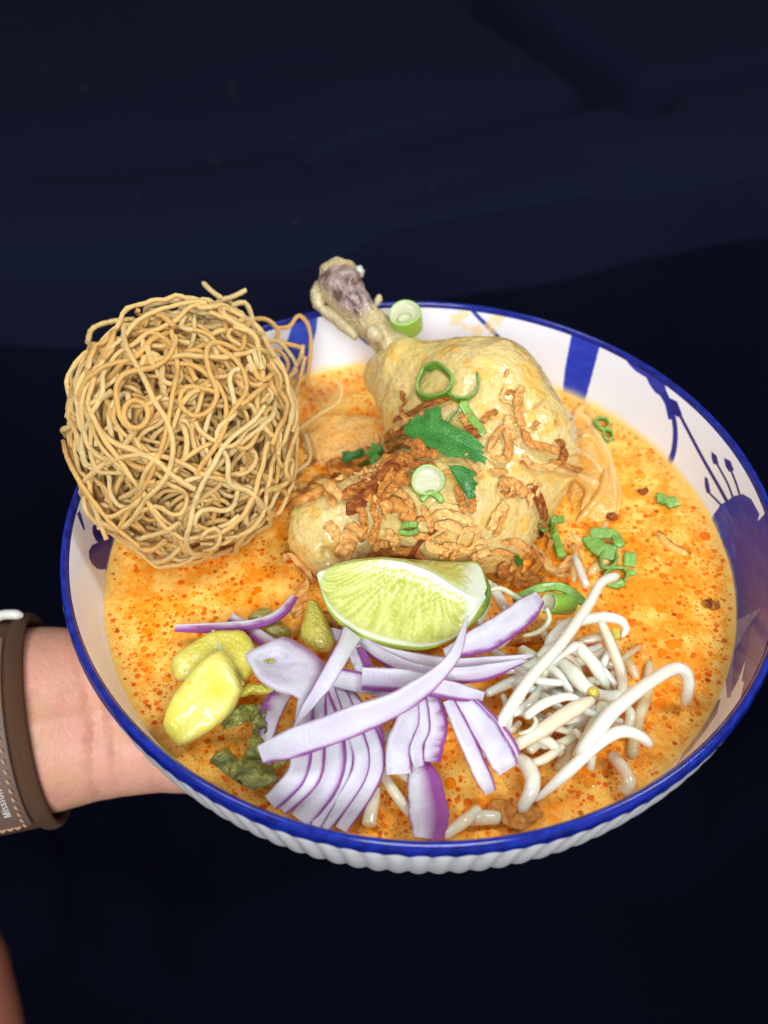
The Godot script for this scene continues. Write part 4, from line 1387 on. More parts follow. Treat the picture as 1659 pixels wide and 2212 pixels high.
	for q in [
		[[[1150, 1470, -0.0205], [1195, 1500, -0.020], [1250, 1490, -0.0205]], [20, 28, 22], "wide pale sprout in the dark gap at the heart of the heap", 0],
		[[[1200, 1400, -0.0195], [1225, 1450, -0.019], [1230, 1500, -0.020]], [18, 26, 20], "pale sprout deep under the seed-leaf sprout", 0],
		[[[1255, 1400, -0.0195], [1285, 1430, -0.019], [1330, 1440, -0.0195]], [18, 26, 20], "pale sprout deep under the translucent vertical one", 1],
		[[[1130, 1520, -0.0205], [1160, 1550, -0.020], [1210, 1560, -0.0205]], [18, 26, 20], "pale sprout deep under the slender arched one", 1],
		[[[1300, 1480, -0.0205], [1330, 1500, -0.0195], [1370, 1490, -0.0212]], [16, 24, 18], "sprout end poking out right of the thick seed-leaf sprout", 0],
		[[[1100, 1470, -0.0195], [1125, 1500, -0.019], [1120, 1540, -0.0198]], [18, 26, 20], "sprout stub wedged between the onion fan and the heap", 0],
		[[[1165, 1360, -0.0185], [1195, 1385, -0.018], [1240, 1380, -0.0185]], [16, 24, 18], "sprout lying high in the heap behind the longest sprout", 1],
		[[[1260, 1590, -0.0205], [1300, 1600, -0.020], [1335, 1585, -0.0205]], [14, 22, 18], "sprout bridging under the two long front sprouts", 0],
		[[[1190, 1610, -0.0215], [1225, 1600, -0.0205], [1255, 1570, -0.0205]], [16, 24, 20], "sprout rising to the pale green blunt one from the left", 1],
		[[[1060, 1400, -0.0165], [1100, 1430, -0.016], [1140, 1430, -0.0165]], [16, 24, 20], "sprout half covered by the two long curved onions", 0],
	]:
		sprout(q[0], q[1], q[2], q[3])
	# under the onion, towards the front rim
	sprout([[822, 1655, -0.0225], [838, 1690, -0.0210], [862, 1726, -0.021], [890, 1762, -0.0225]], [20, 26, 26, 24], "sprout slanting between the onion bundle and the purple skinned slice", 1)
	sprout([[814, 1702, -0.0225], [804, 1740, -0.0205], [796, 1785, -0.021]], [22, 32, 34], "blunt upright sprout stub right of the onion bundle's foot", 1)
	sprout([[815, 1600, -0.019], [835, 1591, -0.018], [858, 1580, -0.018]], [20, 24, 22], "short horizontal sprout between bundle and short fan of onion", 0)
	sprout([[958, 1806, -0.0205], [1000, 1776, -0.0195], [1036, 1748, -0.021]], [22, 28, 28], "pinkish sprout at the front rim right of the purple skinned onion", 1)
	sprout([[1012, 1772, -0.0225], [1040, 1766, -0.021], [1080, 1766, -0.022]], [26, 34, 30], "pale sprout lying behind the brown shallot chunk at the front rim", 1)
	# beside the lime
	sprout([[1054, 1255, -0.012], [1044, 1305, -0.013], [1026, 1352, -0.014]], [28, 34, 30], "thick white sprout hanging directly beside the lime's green rind", 0)
	sprout([[1062, 1262, -0.013], [1084, 1303, -0.014], [1100, 1332, -0.015]], [22, 26, 26], "white sprout slanting down right, second from the lime rind", 0)
	sprout([[1085, 1330, -0.016], [1100, 1360, -0.016], [1070, 1400, -0.017]], [30, 34, 26], "white sprout tucked under the broad pale onion slice", 0)
	sprout([[1044, 1278, -0.009], [1080, 1271, -0.008], [1112, 1288, -0.008], [1140, 1307, -0.007], [1176, 1318, -0.006]], [12, 13, 14, 8, 5], "thin sprout tail lying over the tip of the broad pale onion", 2)
	sprout([[1180, 1312, -0.008], [1186, 1340, -0.010], [1164, 1364, -0.013], [1130, 1374, -0.015]], [10, 13, 12, 8], "thin curled tail looping down from the pale onion's purple tip", 2)
	sprout([[1240, 1198, -0.0205], [1248, 1218, -0.0185], [1258, 1245, -0.018], [1268, 1270, -0.019]], [10, 19, 20, 20], "shiny short sprout above the tall one, beside the crossed chives", 0)
	# upper layer
	sprout([[1202, 1421, -0.015], [1240, 1458, -0.0135], [1272, 1492, -0.0135], [1306, 1503, -0.015], [1345, 1500, -0.017]], [24, 38, 34, 26, 24], "thick sprout with a yellow seed leaf in the middle of the heap", 0, 0.55)
	sprout([[1190, 1437, -0.012], [1212, 1418, -0.010], [1244, 1396, -0.009], [1262, 1410, -0.0095], [1287, 1441, -0.012], [1314, 1486, -0.016]], [6, 11, 24, 30, 32, 24], "white sprout with a thin arched tail in the centre of the heap", 0)
	sprout([[1295, 1338, -0.010], [1322, 1397, -0.012], [1343, 1461, -0.015], [1340, 1510, -0.018]], [20, 24, 26, 24], "translucent sprout hanging straight down from the hooked sprout", 1)
	sprout([[1133, 1550, -0.012], [1175, 1520, -0.0105], [1228, 1505, -0.010], [1262, 1520, -0.0115]], [22, 24, 20, 10], "slender arched sprout just above the thick diagonal one", 0)
	sprout([[1100, 1618, -0.017], [1170, 1577, -0.013], [1240, 1532, -0.011], [1284, 1510, -0.0115]], [28, 34, 36, 20], "thick diagonal sprout in the lower left of the heap", 1)
	sprout([[1310, 1520, -0.012], [1279, 1583, -0.0145], [1244, 1640, -0.019]], [40, 36, 28], "pale green blunt sprout under the kinked sprout's lower end", 2)
	sprout([[1178, 1392, -0.011], [1226, 1350, -0.009], [1290, 1334, -0.009], [1335, 1338, -0.010], [1352, 1356, -0.011], [1344, 1372, -0.012], [1326, 1370, -0.013]], [22, 28, 26, 24, 18, 13, 8], "hooked sprout with a curled end at the top right of the heap", 0, 0.97)
	sprout([[1075, 1575, -0.008], [1105, 1525, -0.006], [1149, 1461, -0.004], [1214, 1388, -0.002], [1270, 1308, -0.002], [1300, 1258, -0.003], [1338, 1243, -0.005]], [28, 30, 28, 26, 26, 24, 22], "longest sprout rising diagonally over the heap to a flat brownish top", 0)
	sprout([[1132, 1512, -0.013], [1124, 1495, -0.012], [1112, 1480, -0.013]], [6, 12, 8], "tiny yellow seed leaf stub beside the purple onion fan", 2)
	sprout([[1120, 1585, -0.013], [1145, 1578, -0.012], [1158, 1560, -0.012], [1150, 1545, -0.013]], [8, 12, 12, 8], "small glassy curl at the lower left of the heap", 1)
	sprout([[1157, 1730, -0.020], [1230, 1664, -0.014], [1300, 1600, -0.010], [1345, 1580, -0.009], [1382, 1590, -0.011], [1408, 1612, -0.0145]], [14, 28, 30, 30, 26, 20], "long sprout at the front, its left end pointing to the brown chunk", 0)
	sprout([[1246, 1638, -0.013], [1287, 1583, -0.008], [1325, 1536, -0.005], [1392, 1482, -0.004], [1452, 1446, -0.005], [1480, 1452, -0.008], [1487, 1484, -0.014], [1478, 1526, -0.0235]], [26, 34, 34, 31, 30, 30, 28, 26], "long kinked sprout arching over the soup and bending down at its right end", 0)

# ---- lime
func lime() -> void:
	# a wedge: two cut faces meeting along the core line, rind behind them
	var mid := at(868, 1300, 0.004)
	var D := (mid - EYE).normalized()
	var X := (RIGHT - D * RIGHT.dot(D)).normalized()
	var Y := X.cross(D).normalized()
	if Y.dot(UPV) < 0.0:
		Y = -Y
	var sc := mid.distance_to(EYE) / 1995.0
	var put := func(q: Vector3) -> Vector3: return mid + X * (q.x - 868.0) * sc - Y * (q.y - 1300.0) * sc - D * q.z
	var core := spline([Vector3(687, 1237, 0.0), Vector3(755, 1217, 0.002), Vector3(838, 1211, 0.003), Vector3(920, 1233, 0.0035), Vector3(985, 1272, 0.0035), Vector3(1020, 1290, 0.003), Vector3(1046, 1284, 0.0005)], 97)
	var low := spline([Vector3(684, 1243, -0.001), Vector3(708, 1318, -0.003), Vector3(765, 1372, -0.004), Vector3(850, 1400, -0.004), Vector3(930, 1401, -0.003), Vector3(1000, 1364, -0.001), Vector3(1050, 1290, -0.001)], 97)
	var far := spline([Vector3(690, 1233, -0.002), Vector3(760, 1213, -0.012), Vector3(845, 1206, -0.018), Vector3(930, 1205, -0.021), Vector3(1000, 1208, -0.019), Vector3(1042, 1213, -0.014), Vector3(1053, 1268, -0.003)], 97)
	var root := thing("lime_wedge", "fresh lime wedge, cut face to the front, leaning on the onion pile", "lime wedge", mid - Y * 0.013)
	var o := root.position
	var fm := mat("lime flesh", Color.WHITE, 0.2, {"vc": true, "sss": 0.2, "coat": 0.35, "coat_rough": 0.12, "bump": "fibre", "scale": 40.0, "depth": 0.015})
	for f in 2:
		var edge_pts: Array = low if f == 0 else far
		var P := []
		var K := []
		var nrm: Vector3 = -D if f == 0 else (Y * 0.9 - D * 0.4)
		for i in 97:
			var s := i / 96.0
			var row := PackedVector3Array()
			var crow := PackedColorArray()
			var wide: float = (edge_pts[i] - core[i] as Vector3).length()
			for j in 49:
				var t := j / 48.0
				var p: Vector3 = put.call(core[i].lerp(edge_pts[i], t))
				var rim_w := 1.0 - t
				var to_edge := minf(rim_w * 1.05, minf(s * 2.1, (1.0 - s) * 1.5))
				var pith := 1.0 - smoothstep(0.085, 0.125, to_edge + 0.012 * n3.get_noise_2d(s * 30.0, t * 9.0))
				var right := smoothstep(0.74, 0.86, s + 0.10 * (0.4 - t) + 0.03 * n3.get_noise_2d(t * 6.0, s * 8.0 + 4.0)) * smoothstep(1.0, 0.72, t)
				if f == 1:
					right = smoothstep(0.66, 0.80, s + 0.05 * n3.get_noise_2d(t * 6.0, s * 8.0 + 4.0))
				var ridge := 1.0 - smoothstep(0.03, 0.115, t * (1.0 + 0.5 * n3.get_noise_1d(s * 16.0)))
				var white := maxf(pith, maxf(right, ridge * smoothstep(0.24, 0.42, s)))
				# juice sacs radiate from the core to the peel
				var fan := (s - 0.46) / (0.28 + 0.72 * t) * 30.0
				var ves := n3.get_noise_2d(fan, t * 2.2 + f * 9.0)
				p += nrm * ((0.0008 * smoothstep(0.05, 0.25, to_edge) * smoothstep(0.0, 0.2, t) + 0.00022 * ves) * (1.0 - white))
				row.append(p)
				var c := Color(0.46, 0.53, 0.085).lerp(Color(0.74, 0.77, 0.27), clampf(0.42 + 1.0 * ves, 0.0, 1.0))
				c = c.lerp(Color(0.72, 0.77, 0.34), 0.45 * smoothstep(0.25, 0.1, to_edge))
				c = c.lerp(Color(0.80, 0.85, 0.68), white)
				c = c.lerp(Color(0.34, 0.44, 0.05), smoothstep(0.930, 0.958, t))
				crow.append(c)
			P.append(row)
			K.append(crow)
		obj("cut_face", shifted(grid(P, false, K, false, true, patch_sign(P, nrm)), o), fm, root)
	var P := []
	var K := []
	for i in 97:
		var s := i / 96.0
		var row := PackedVector3Array()
		var crow := PackedColorArray()
		for j in 33:
			var th := j / 32.0 * PI * 0.5
			var a: Vector3 = put.call(low[i])
			var b: Vector3 = put.call(far[i])
			var hub: Vector3 = put.call(Vector3(865, 1285, -0.004))
			var out := (a + b) * 0.5 - hub
			out = (out - (b - a).normalized() * out.dot((b - a).normalized())).normalized()
			var p := a.lerp(b, j / 32.0) + out * a.distance_to(b) * 0.23 * sin(th * 2.0) * smoothstep(1.0, 0.95, s)
			row.append(p)
			var c := Color(0.10, 0.27, 0.014).lerp(Color(0.34, 0.46, 0.045), clampf(0.35 + 0.8 * nz(p, 130.0) + 0.7 * smoothstep(0.25, 0.0, j / 32.0), 0.0, 1.0))
			crow.append(c.lerp(Color(0.05, 0.12, 0.01), 0.6 * smoothstep(0.2, 0.4, nz(p, 800.0))))
		P.append(row)
		K.append(crow)
	obj("rind", shifted(grid(P, false, K, false, true, patch_sign(P, -Y)), o), mat("lime rind", Color.WHITE, 0.28, {"vc": true, "coat": 0.4, "coat_rough": 0.15, "bump": "pore", "scale": 90.0, "depth": 0.04}), root)

# ---- fried shallots
func shallot(z: Array, o: Vector2, sc: float, wid: float, tone: float, label: String, lift := 0.0020) -> void:
	var pts := []
	var sd := rng.randf() * 99.0
	var kk := 0
	for q in spline(z, 24):
		var w: Vector2 = o + q * sc
		pts.append(on(w.x, w.y, lift + 0.0026 * maxf(-0.25, n3.get_noise_1d(kk * 0.14 + sd))))
		kk += 1
	for r in 2:
		var sm := pts.duplicate()
		for i in range(1, pts.size() - 1):
			sm[i] = (pts[i - 1] + pts[i] * 2.0 + pts[i + 1]) * 0.25
		pts = sm
	var m := maxf(0.0008, wid * sc * 0.00017 * 0.54)
	var up := func(s: float, p: Vector3) -> Vector3:
		var tw := 0.9 * n3.get_noise_1d(s * 3.0 + sd * 2.0)
		return (slope(p) + Vector3(0, 0.3, 0.2) + Vector3(tw, 0.2, tw * 0.6)).normalized()
	var prof := func(s: float) -> Array:
		var w := m * (0.35 + 0.65 * sqrt(clampf(minf(s, 1.0 - s) * 5.0, 0.0, 1.0))) * (1.0 + 0.22 * n3.get_noise_1d(s * 4.0 + sd))
		var out := []
		for j in 14:
			var a := TAU * j / 14.0
			var x := cos(a)
			var y := sin(a)
			out.append(Vector2(x * w, y * 0.00026 * (1.0 + 0.4 * n3.get_noise_2d(s * 20.0, x + sd)) + (x * x - 0.3) * w * (0.25 + 0.5 * n3.get_noise_1d(s * 3.0 + sd + 30.0)) + 0.00022 * n3.get_noise_2d(s * 26.0 + sd, x * 3.0)))
		return out
	var col := func(s: float, q: Vector2) -> Color:
		var f := n3.get_noise_2d(s * 9.0 + sd, q.x / m * 1.4)
		var t := clampf(tone + 0.55 * f + 0.18 * absf(q.x / m), 0.0, 1.2)
		if t < 0.5:
			return Color(0.95, 0.66, 0.26).lerp(Color(0.70, 0.28, 0.05), t * 2.0)
		return Color(0.70, 0.28, 0.05).lerp(Color(0.22, 0.04, 0.01), minf(1.0, (t - 0.5) * 1.7))
	var mesh := sweep(pts, up, prof, col)
	one("fried_shallot", mesh, mat("fried shallot", Color.WHITE, 0.45, {"vc": true, "spec": 0.35, "bump": "fibre", "scale": 110.0, "depth": 0.05}), label, "fried shallot", "fried shallot crisps")

func shallots() -> void:
	var z := V(603.4, 548.5)
	var k := 0.3968
	for q in [
		[[V(690, 755), V(700, 800), V(690, 870)], 22, 0.75, "thin upright brown shallot thread left of the green ring's strip, on the drumstick"],
		[[V(640, 920), V(740, 870), V(850, 820), V(950, 795)], 30, 0.8, "long brown shallot strand running under the large open scallion ring"],
		[[V(630, 970), V(710, 925), V(810, 885)], 36, 0.2, "pale golden shallot strip behind the top of the large cilantro leaf"],
		[[V(580, 1020), V(650, 975), V(725, 1000)], 50, 0.7, "reddish brown shallot curl at the left edge of the large cilantro leaf"],
		[[V(575, 1080), V(650, 1050), V(745, 1055)], 56, 0.5, "amber shallot strip right of the small torn cilantro leaf"],
		[[V(590, 1125), V(690, 1140), V(800, 1105)], 64, 0.6, "broad brown shallot strip below the large cilantro leaf's left side"],
		[[V(370, 1415), V(430, 1385), V(530, 1280), V(640, 1170), V(710, 1195)], 66, 0.95, "darkest long shallot, mahogany brown, left of the scallion disc"],
		[[V(345, 1345), V(450, 1295), V(560, 1240)], 56, 0.75, "dark shallot strip lying behind the mahogany one"],
		[[V(600, 1345), V(650, 1260), V(720, 1185)], 46, 0.6, "brown shallot strip between the mahogany one and scallion disc"],
		[[V(555, 1330), V(620, 1225), V(690, 1140)], 48, 0.55, "amber shallot strip leaning over the mahogany one"],
		[[V(690, 1140), V(780, 1170), V(860, 1185)], 48, 0.65, "brown shallot curl just above the scallion disc"],
		[[V(740, 1060), V(790, 1100), V(860, 1130)], 60, 0.6, "red brown shallot flake under the large cilantro leaf"],
		[[V(650, 1235), V(720, 1250), V(760, 1220)], 50, 0.55, "short brown shallot flake touching the scallion disc's left side"],
		[[V(0, 1425), V(100, 1370), V(200, 1335), V(265, 1300), V(300, 1385)], 54, 0.4, "bent amber shallot reaching from noodle nest onto the pale thigh end"],
		[[V(110, 1295), V(220, 1265), V(300, 1305), V(345, 1350)], 50, 0.2, "arched golden shallot behind the bent amber one"],
		[[V(-5, 1290), V(60, 1245), V(140, 1195)], 52, 0.4, "amber shallot leaning on the right side of the noodle nest"],
		[[V(180, 1240), V(320, 1232), V(410, 1205)], 40, 0.5, "long curved shallot below the small torn cilantro leaf"],
		[[V(150, 1165), V(180, 1140), V(215, 1130)], 34, 0.75, "tiny red brown shallot bit on the coated piece beside the nest"],
		[[V(260, 1150), V(330, 1130), V(400, 1170)], 40, 0.6, "soaked shallot scrap left of the small torn cilantro leaf"],
		[[V(520, 1370), V(548, 1450), V(530, 1510), V(500, 1565)], 36, 0.5, "hooked amber shallot strip left of the round crumbly flake"],
		[[V(450, 1385), V(470, 1470), V(440, 1560)], 40, 0.5, "amber shallot strip on the thigh, left neighbour of the hooked strip"],
		[[V(570, 1395), V(640, 1370), V(720, 1400), V(690, 1465)], 72, 0.4, "round crumbly golden flake above the small green scallion bit"],
		[[V(785, 1370), V(820, 1440), V(830, 1500)], 34, 0.3, "narrow golden shallot hanging below the scallion disc's tail"],
		[[V(840, 1430), V(900, 1410), V(1000, 1440), V(1045, 1465)], 40, 0.1, "long pale golden shallot right of the scallion disc's tail"],
		[[V(850, 1480), V(920, 1468), V(985, 1505)], 46, 0.15, "second pale golden shallot, just below the long pale one"],
		[[V(800, 1555), V(880, 1592), V(955, 1570)], 46, 0.15, "pale curved shallot right of the small green scallion bit"],
		[[V(965, 1560), V(1000, 1495), V(1065, 1495), V(1050, 1570), V(990, 1595), V(965, 1565)], 28, 0.2, "small closed golden shallot ring on the thigh right of the pale curls"],
		[[V(1075, 1545), V(1090, 1590), V(1105, 1625)], 58, 0.1, "pale blunt shallot piece right of the small closed ring"],
		[[V(930, 1675), V(948, 1605), V(1005, 1580)], 25, 0.4, "thin amber shallot thread just above the lime's top edge"],
		[[V(690, 1665), V(740, 1600), V(790, 1540), V(865, 1490)], 17, 1.1, "very thin dark red shallot thread slanting above the lime"],
		[[V(475, 1645), V(560, 1600), V(680, 1590), V(805, 1640)], 46, 0.65, "arched brown shallot lying along the lime's upper edge"],
		[[V(600, 1650), V(680, 1640), V(760, 1660)], 50, 0.75, "brown shallot under the arched one, touching the lime"],
		[[V(330, 1650), V(385, 1540), V(440, 1490)], 86, 0.25, "broad golden shallot leaf on the thigh, left of the lime's top"],
		[[V(255, 1475), V(300, 1510), V(335, 1560)], 52, 0.2, "golden shallot flake on the smooth pale knob of the thigh"],
		[[V(20, 1700), V(75, 1625), V(150, 1690), V(205, 1755)], 30, 0.2, "tent-shaped golden shallot strip at the lime's left tip"],
		[[V(90, 1700), V(140, 1760), V(200, 1790)], 50, 0.5, "soaked amber shallot in the soup beside the lime's left tip"],
		[[V(1300, 735), V(1292, 850), V(1318, 965)], 44, 0.3, "tall tapering shallot on the drumstick's middle"],
		[[V(1318, 960), V(1350, 1035), V(1430, 1070), V(1505, 1082)], 42, 0.45, "pointed shallot bending right from the tall tapering one"],
		[[V(1240, 885), V(1250, 980), V(1290, 1060)], 48, 0.12, "pale shallot leaf left of the tall tapering one"],
		[[V(1130, 1090), V(1170, 1010), V(1220, 960), V(1245, 1070), V(1205, 1150), V(1140, 1120)], 40, 0.3, "closed golden shallot ring with a dark centre right of the cilantro leaf"],
		[[V(1310, 1105), V(1360, 1160), V(1450, 1165), V(1515, 1130)], 34, 0.2, "shallow curved golden shallot under the pointed one"],
		[[V(1490, 1020), V(1525, 1080), V(1500, 1145)], 36, 0.8, "dark brown shallot hook at the chicken's right edge"],
		[[V(1095, 935), V(1150, 880), V(1185, 870)], 34, 0.55, "brown shallot curl right of the narrow scallion strip"],
		[[V(1025, 960), V(1050, 990), V(1070, 1025)], 48, 0.85, "dark red shallot flake under the lower end of the narrow scallion strip"],
		[[V(1000, 880), V(1020, 930), V(1040, 960)], 50, 0.35, "golden shallot flake left of the narrow scallion strip"],
		[[V(1180, 1262), V(1250, 1255), V(1320, 1325)], 58, 0.35, "tawny shallot flake on the shiny skin below the closed ring"],
		[[V(1120, 1490), V(1170, 1410), V(1215, 1345)], 38, 0.12, "pale outer shallot of the leaning pair on the thigh"],
		[[V(1160, 1530), V(1190, 1455), V(1225, 1370)], 30, 0.35, "amber inner shallot of the leaning pair on the thigh"],
		[[V(1370, 1265), V(1400, 1365), V(1425, 1440)], 48, 0.9, "dark brown shallot strip above the crossed chives"],
		[[V(1400, 1470), V(1420, 1520), V(1400, 1560)], 46, 0.8, "red brown wet shallot under the crossed chives"],
		[[V(1110, 1630), V(1180, 1605), V(1250, 1625), V(1262, 1665), V(1230, 1690)], 26, 0.4, "thin pinkish brown shallot loop right above the lime's rind"],
		[[V(1195, 1655), V(1215, 1730), V(1250, 1795)], 60, 0.4, "crumpled golden brown shallot directly right of the lime's rind"],
		[[V(1320, 1720), V(1295, 1785), V(1360, 1770), V(1415, 1690), V(1370, 1640), V(1320, 1680)], 50, 0.6, "curled brown shallot knot right of the tiny cilantro sprig"],
		[[V(1380, 1595), V(1440, 1680), V(1480, 1745), V(1560, 1715), V(1625, 1640)], 46, 0.25, "wide U-shaped golden shallot below the vertical chive"],
		[[V(1270, 1830), V(1340, 1800), V(1440, 1800)], 56, 0.6, "brown shallot flake lying above the dark green curved scallion strip"],
		[[V(960, 1275), V(980, 1345), V(1005, 1405)], 40, 0.5, "amber shallot strip right of the scallion disc"],
		[[V(1020, 1300), V(1040, 1350), V(1035, 1410)], 34, 0.5, "amber shallot strip below the second cilantro leaflet"],
		[[V(1460, 1130), V(1560, 1160), V(1655, 1195)], 26, 0.55, "long thin brown shallot strand over the soaked noodles"],
		[[V(1560, 1580), V(1610, 1640), V(1630, 1700)], 32, 0.35, "golden shallot strip right of the vertical chive"],
		[[V(860, 1330), V(910, 1370), V(985, 1385)], 22, 0.0, "pale root-like thread under the scallion disc"],
		[[V(880, 1215), V(940, 1200), V(1000, 1235)], 30, 0.35, "golden strip right of the scallion disc's upper edge, under the second leaflet"],
		[[V(640, 1290), V(700, 1330), V(735, 1380)], 34, 0.3, "golden curl left of the scallion disc's green tail"],
		[[V(480, 1310), V(520, 1345), V(600, 1340)], 40, 0.55, "amber flake bridging the mahogany shallot and the hooked strip"],
		[[V(905, 1510), V(880, 1540), V(860, 1530)], 26, 0.25, "tiny golden crisp just below the pale long pair"],
		[[V(730, 1490), V(760, 1520), V(830, 1530)], 30, 0.35, "golden crisp directly under the boxy green bit"],
		[[V(600, 1500), V(640, 1540), V(650, 1590)], 40, 0.2, "pale golden crisp under the round crumbly flake"],
		[[V(520, 1600), V(560, 1560), V(610, 1575)], 34, 0.35, "golden crisp between hooked strip and arched brown shallot"],
		[[V(880, 1640), V(910, 1600), V(900, 1560)], 26, 0.3, "upright golden crisp above the lime's middle"],
		[[V(1020, 1640), V(1060, 1620), V(1100, 1660)], 34, 0.3, "golden crisp above the lime's right corner"],
		[[V(1000, 1120), V(1060, 1180), V(1090, 1240)], 30, 0.25, "golden strip right of the second cilantro leaflet"],
		[[V(1130, 1180), V(1190, 1200), V(1230, 1190)], 28, 0.3, "small golden crisp below the dark-centred ring"],
		[[V(770, 960), V(700, 890), V(680, 850)], 24, 0.4, "amber thread at the top left tip of the large cilantro leaf"],
		[[V(540, 1180), V(590, 1170), V(620, 1200)], 34, 0.65, "brown crisp right of the small torn leaf's lower tip"],
		[[V(1440, 1520), V(1480, 1570), V(1460, 1620)], 30, 0.45, "amber crisp left of the vertical chive's lower half"],
		[[V(1200, 1560), V(1270, 1560), V(1330, 1600)], 32, 0.35, "golden crisp above the thin pinkish loop, at the thigh's foot"],
	]:
		shallot(q[0], z, k, q[1], q[2], q[3])
	var bits := MultiMesh.new()
	bits.transform_format = MultiMesh.TRANSFORM_3D
	bits.use_colors = true
	var cr := tube(spline([Vector3(-0.0022, 0, 0), Vector3(-0.0008, 0.0006, 0.0004), Vector3(0.0008, 0.0003, -0.0003), Vector3(0.0022, 0.0007, 0.0002)], 10), func(s: float, a: float) -> float: return 0.00042 * (0.5 + sin(s * PI)) * (1.0 + 0.4 * cos(a * 2.0)), 6)
	bits.mesh = cr
	var spots := []
	while spots.size() < 75:
		var c: Array = [[560, 780, 190, 170], [480, 640, 150, 110], [900, 560, 200, 90], [700, 640, 150, 150], [1300, 760, 160, 60], [1330, 300, 180, 160]][rng.randi() % 6]
		var w := z + Vector2(c[0] + rng.randfn() * c[2] * 0.6, 520 + c[1] + rng.randfn() * c[3] * 0.6) * k
		if (w.y > 1205 and w.x > 680 and w.x < 1060) or (w.x > 865 and w.x < 1060 and w.y > 865 and w.y < 1090):
			continue
		spots.append(on(w.x, w.y, 0.0008))
	bits.instance_count = spots.size()
	for i in spots.size():
		var sc := rng.randf_range(0.5, 1.25)
		bits.set_instance_transform(i, Transform3D(Basis.from_euler(Vector3(rng.randfn() * 0.4, rng.randf() * TAU, rng.randfn() * 0.4)).scaled(Vector3.ONE * sc), spots[i]))
		bits.set_instance_color(i, Color(0.90, 0.58, 0.20).lerp(Color(0.50, 0.14, 0.025), pow(rng.randf(), 1.4)))
	var crumbs := MultiMeshInstance3D.new()
	crumbs.name = "shallot_crumbs"
	crumbs.multimesh = bits
	cr.surface_set_material(0, mat("shallot crumb", Color.WHITE, 0.5, {"vc": true, "spec": 0.35}))
	crumbs.set_meta("kind", "stuff")
	crumbs.set_meta("label", "tiny broken bits of fried shallot strewn over the chicken")
	add_child(crumbs)
	var zf := V(1700.0 / 1.823, 2900.0 / 1.823)
	shallot([V(600, 960), V(700, 860), V(800, 900), V(900, 960), V(1050, 900), V(1180, 830)], zf, 0.1984, 170, 0.55, "large lumpy brown shallot chunk floating at the front rim", 0.003)
	shallot([V(665, 1290), V(655, 1320), V(645, 1350), V(655, 1365)], Vector2.ZERO, 1.0, 26, 0.35, "orange shallot curl beside the olive leaf wedge, left of the lime", 0.009)
	shallot([V(700, 1335), V(716, 1350), V(735, 1358)], Vector2.ZERO, 1.0, 26, 0.35, "amber soaked shallot under the lime's lower left rind", 0.002)
	shallot([V(1100, 1390), V(1140, 1385), V(1190, 1380), V(1230, 1372)], Vector2.ZERO, 1.0, 18, 0.6, "brown shallot strip in the gap above the sprout heap", 0.002)
	shallot([V(1420, 1145), V(1445, 1172), V(1492, 1200)], Vector2.ZERO, 1.0, 8, 0.7, "thin brown shallot thread floating at the soup's far right", 0.0004)
	shallot([V(1520, 1310), V(1535, 1305), V(1545, 1318)], Vector2.ZERO, 1.0, 20, 0.8, "small reddish brown flake floating near the painted right wall", 0.0006)
	shallot([V(1310, 1112), V(1322, 1120), V(1334, 1116)], Vector2.ZERO, 1.0, 16, 0.9, "dark red flake floating left of the paired green scallion bits", 0.0006)
	shallot([V(1378, 1060), V(1388, 1066), V(1398, 1062)], Vector2.ZERO, 1.0, 12, 0.9, "small dark red flake floating high on the right of the soup", 0.0006)

# ---- scallions
func ring(L: Array, wid: float, thick: float, label: String, ax := Vector3(0, 1, 0.2), closed := false, dark := 0.5) -> void:
	var path := spline(L, 40)
	var prof := func(s: float) -> Array:
		var out := []
		var e := 1.0 if closed else 0.4 + 0.6 * smoothstep(0.0, 0.08, minf(s, 1.0 - s))
		for j in 12:
			var a := TAU * j / 12.0
			out.append(Vector2(signf(cos(a)) * pow(absf(cos(a)), 0.5) * thick * 0.5 * e, signf(sin(a)) * pow(absf(sin(a)), 0.5) * wid * 0.5 * e))
		return out
	var sd := rng.randf() * 50.0
	var col := func(s: float, q: Vector2) -> Color:
		var c := Color(0.045, 0.20, 0.010).lerp(Color(0.19, 0.44, 0.045), clampf(dark + n3.get_noise_2d(s * 6.0 + sd, q.y * 900.0), 0.0, 1.0))
		return c.lerp(Color(0.36, 0.55, 0.14), 0.4 * smoothstep(0.3, 0.5, absf(q.y) / wid))
	one("scallion_slice", sweep(path, func(s: float, p: Vector3) -> Vector3: return ax, prof, col), mat("scallion", Color.WHITE, 0.25, {"vc": true, "coat": 0.35, "coat_rough": 0.12, "bump": "fibre", "scale": 70.0, "depth": 0.03}), label, "scallion slice", "chopped green scallion")

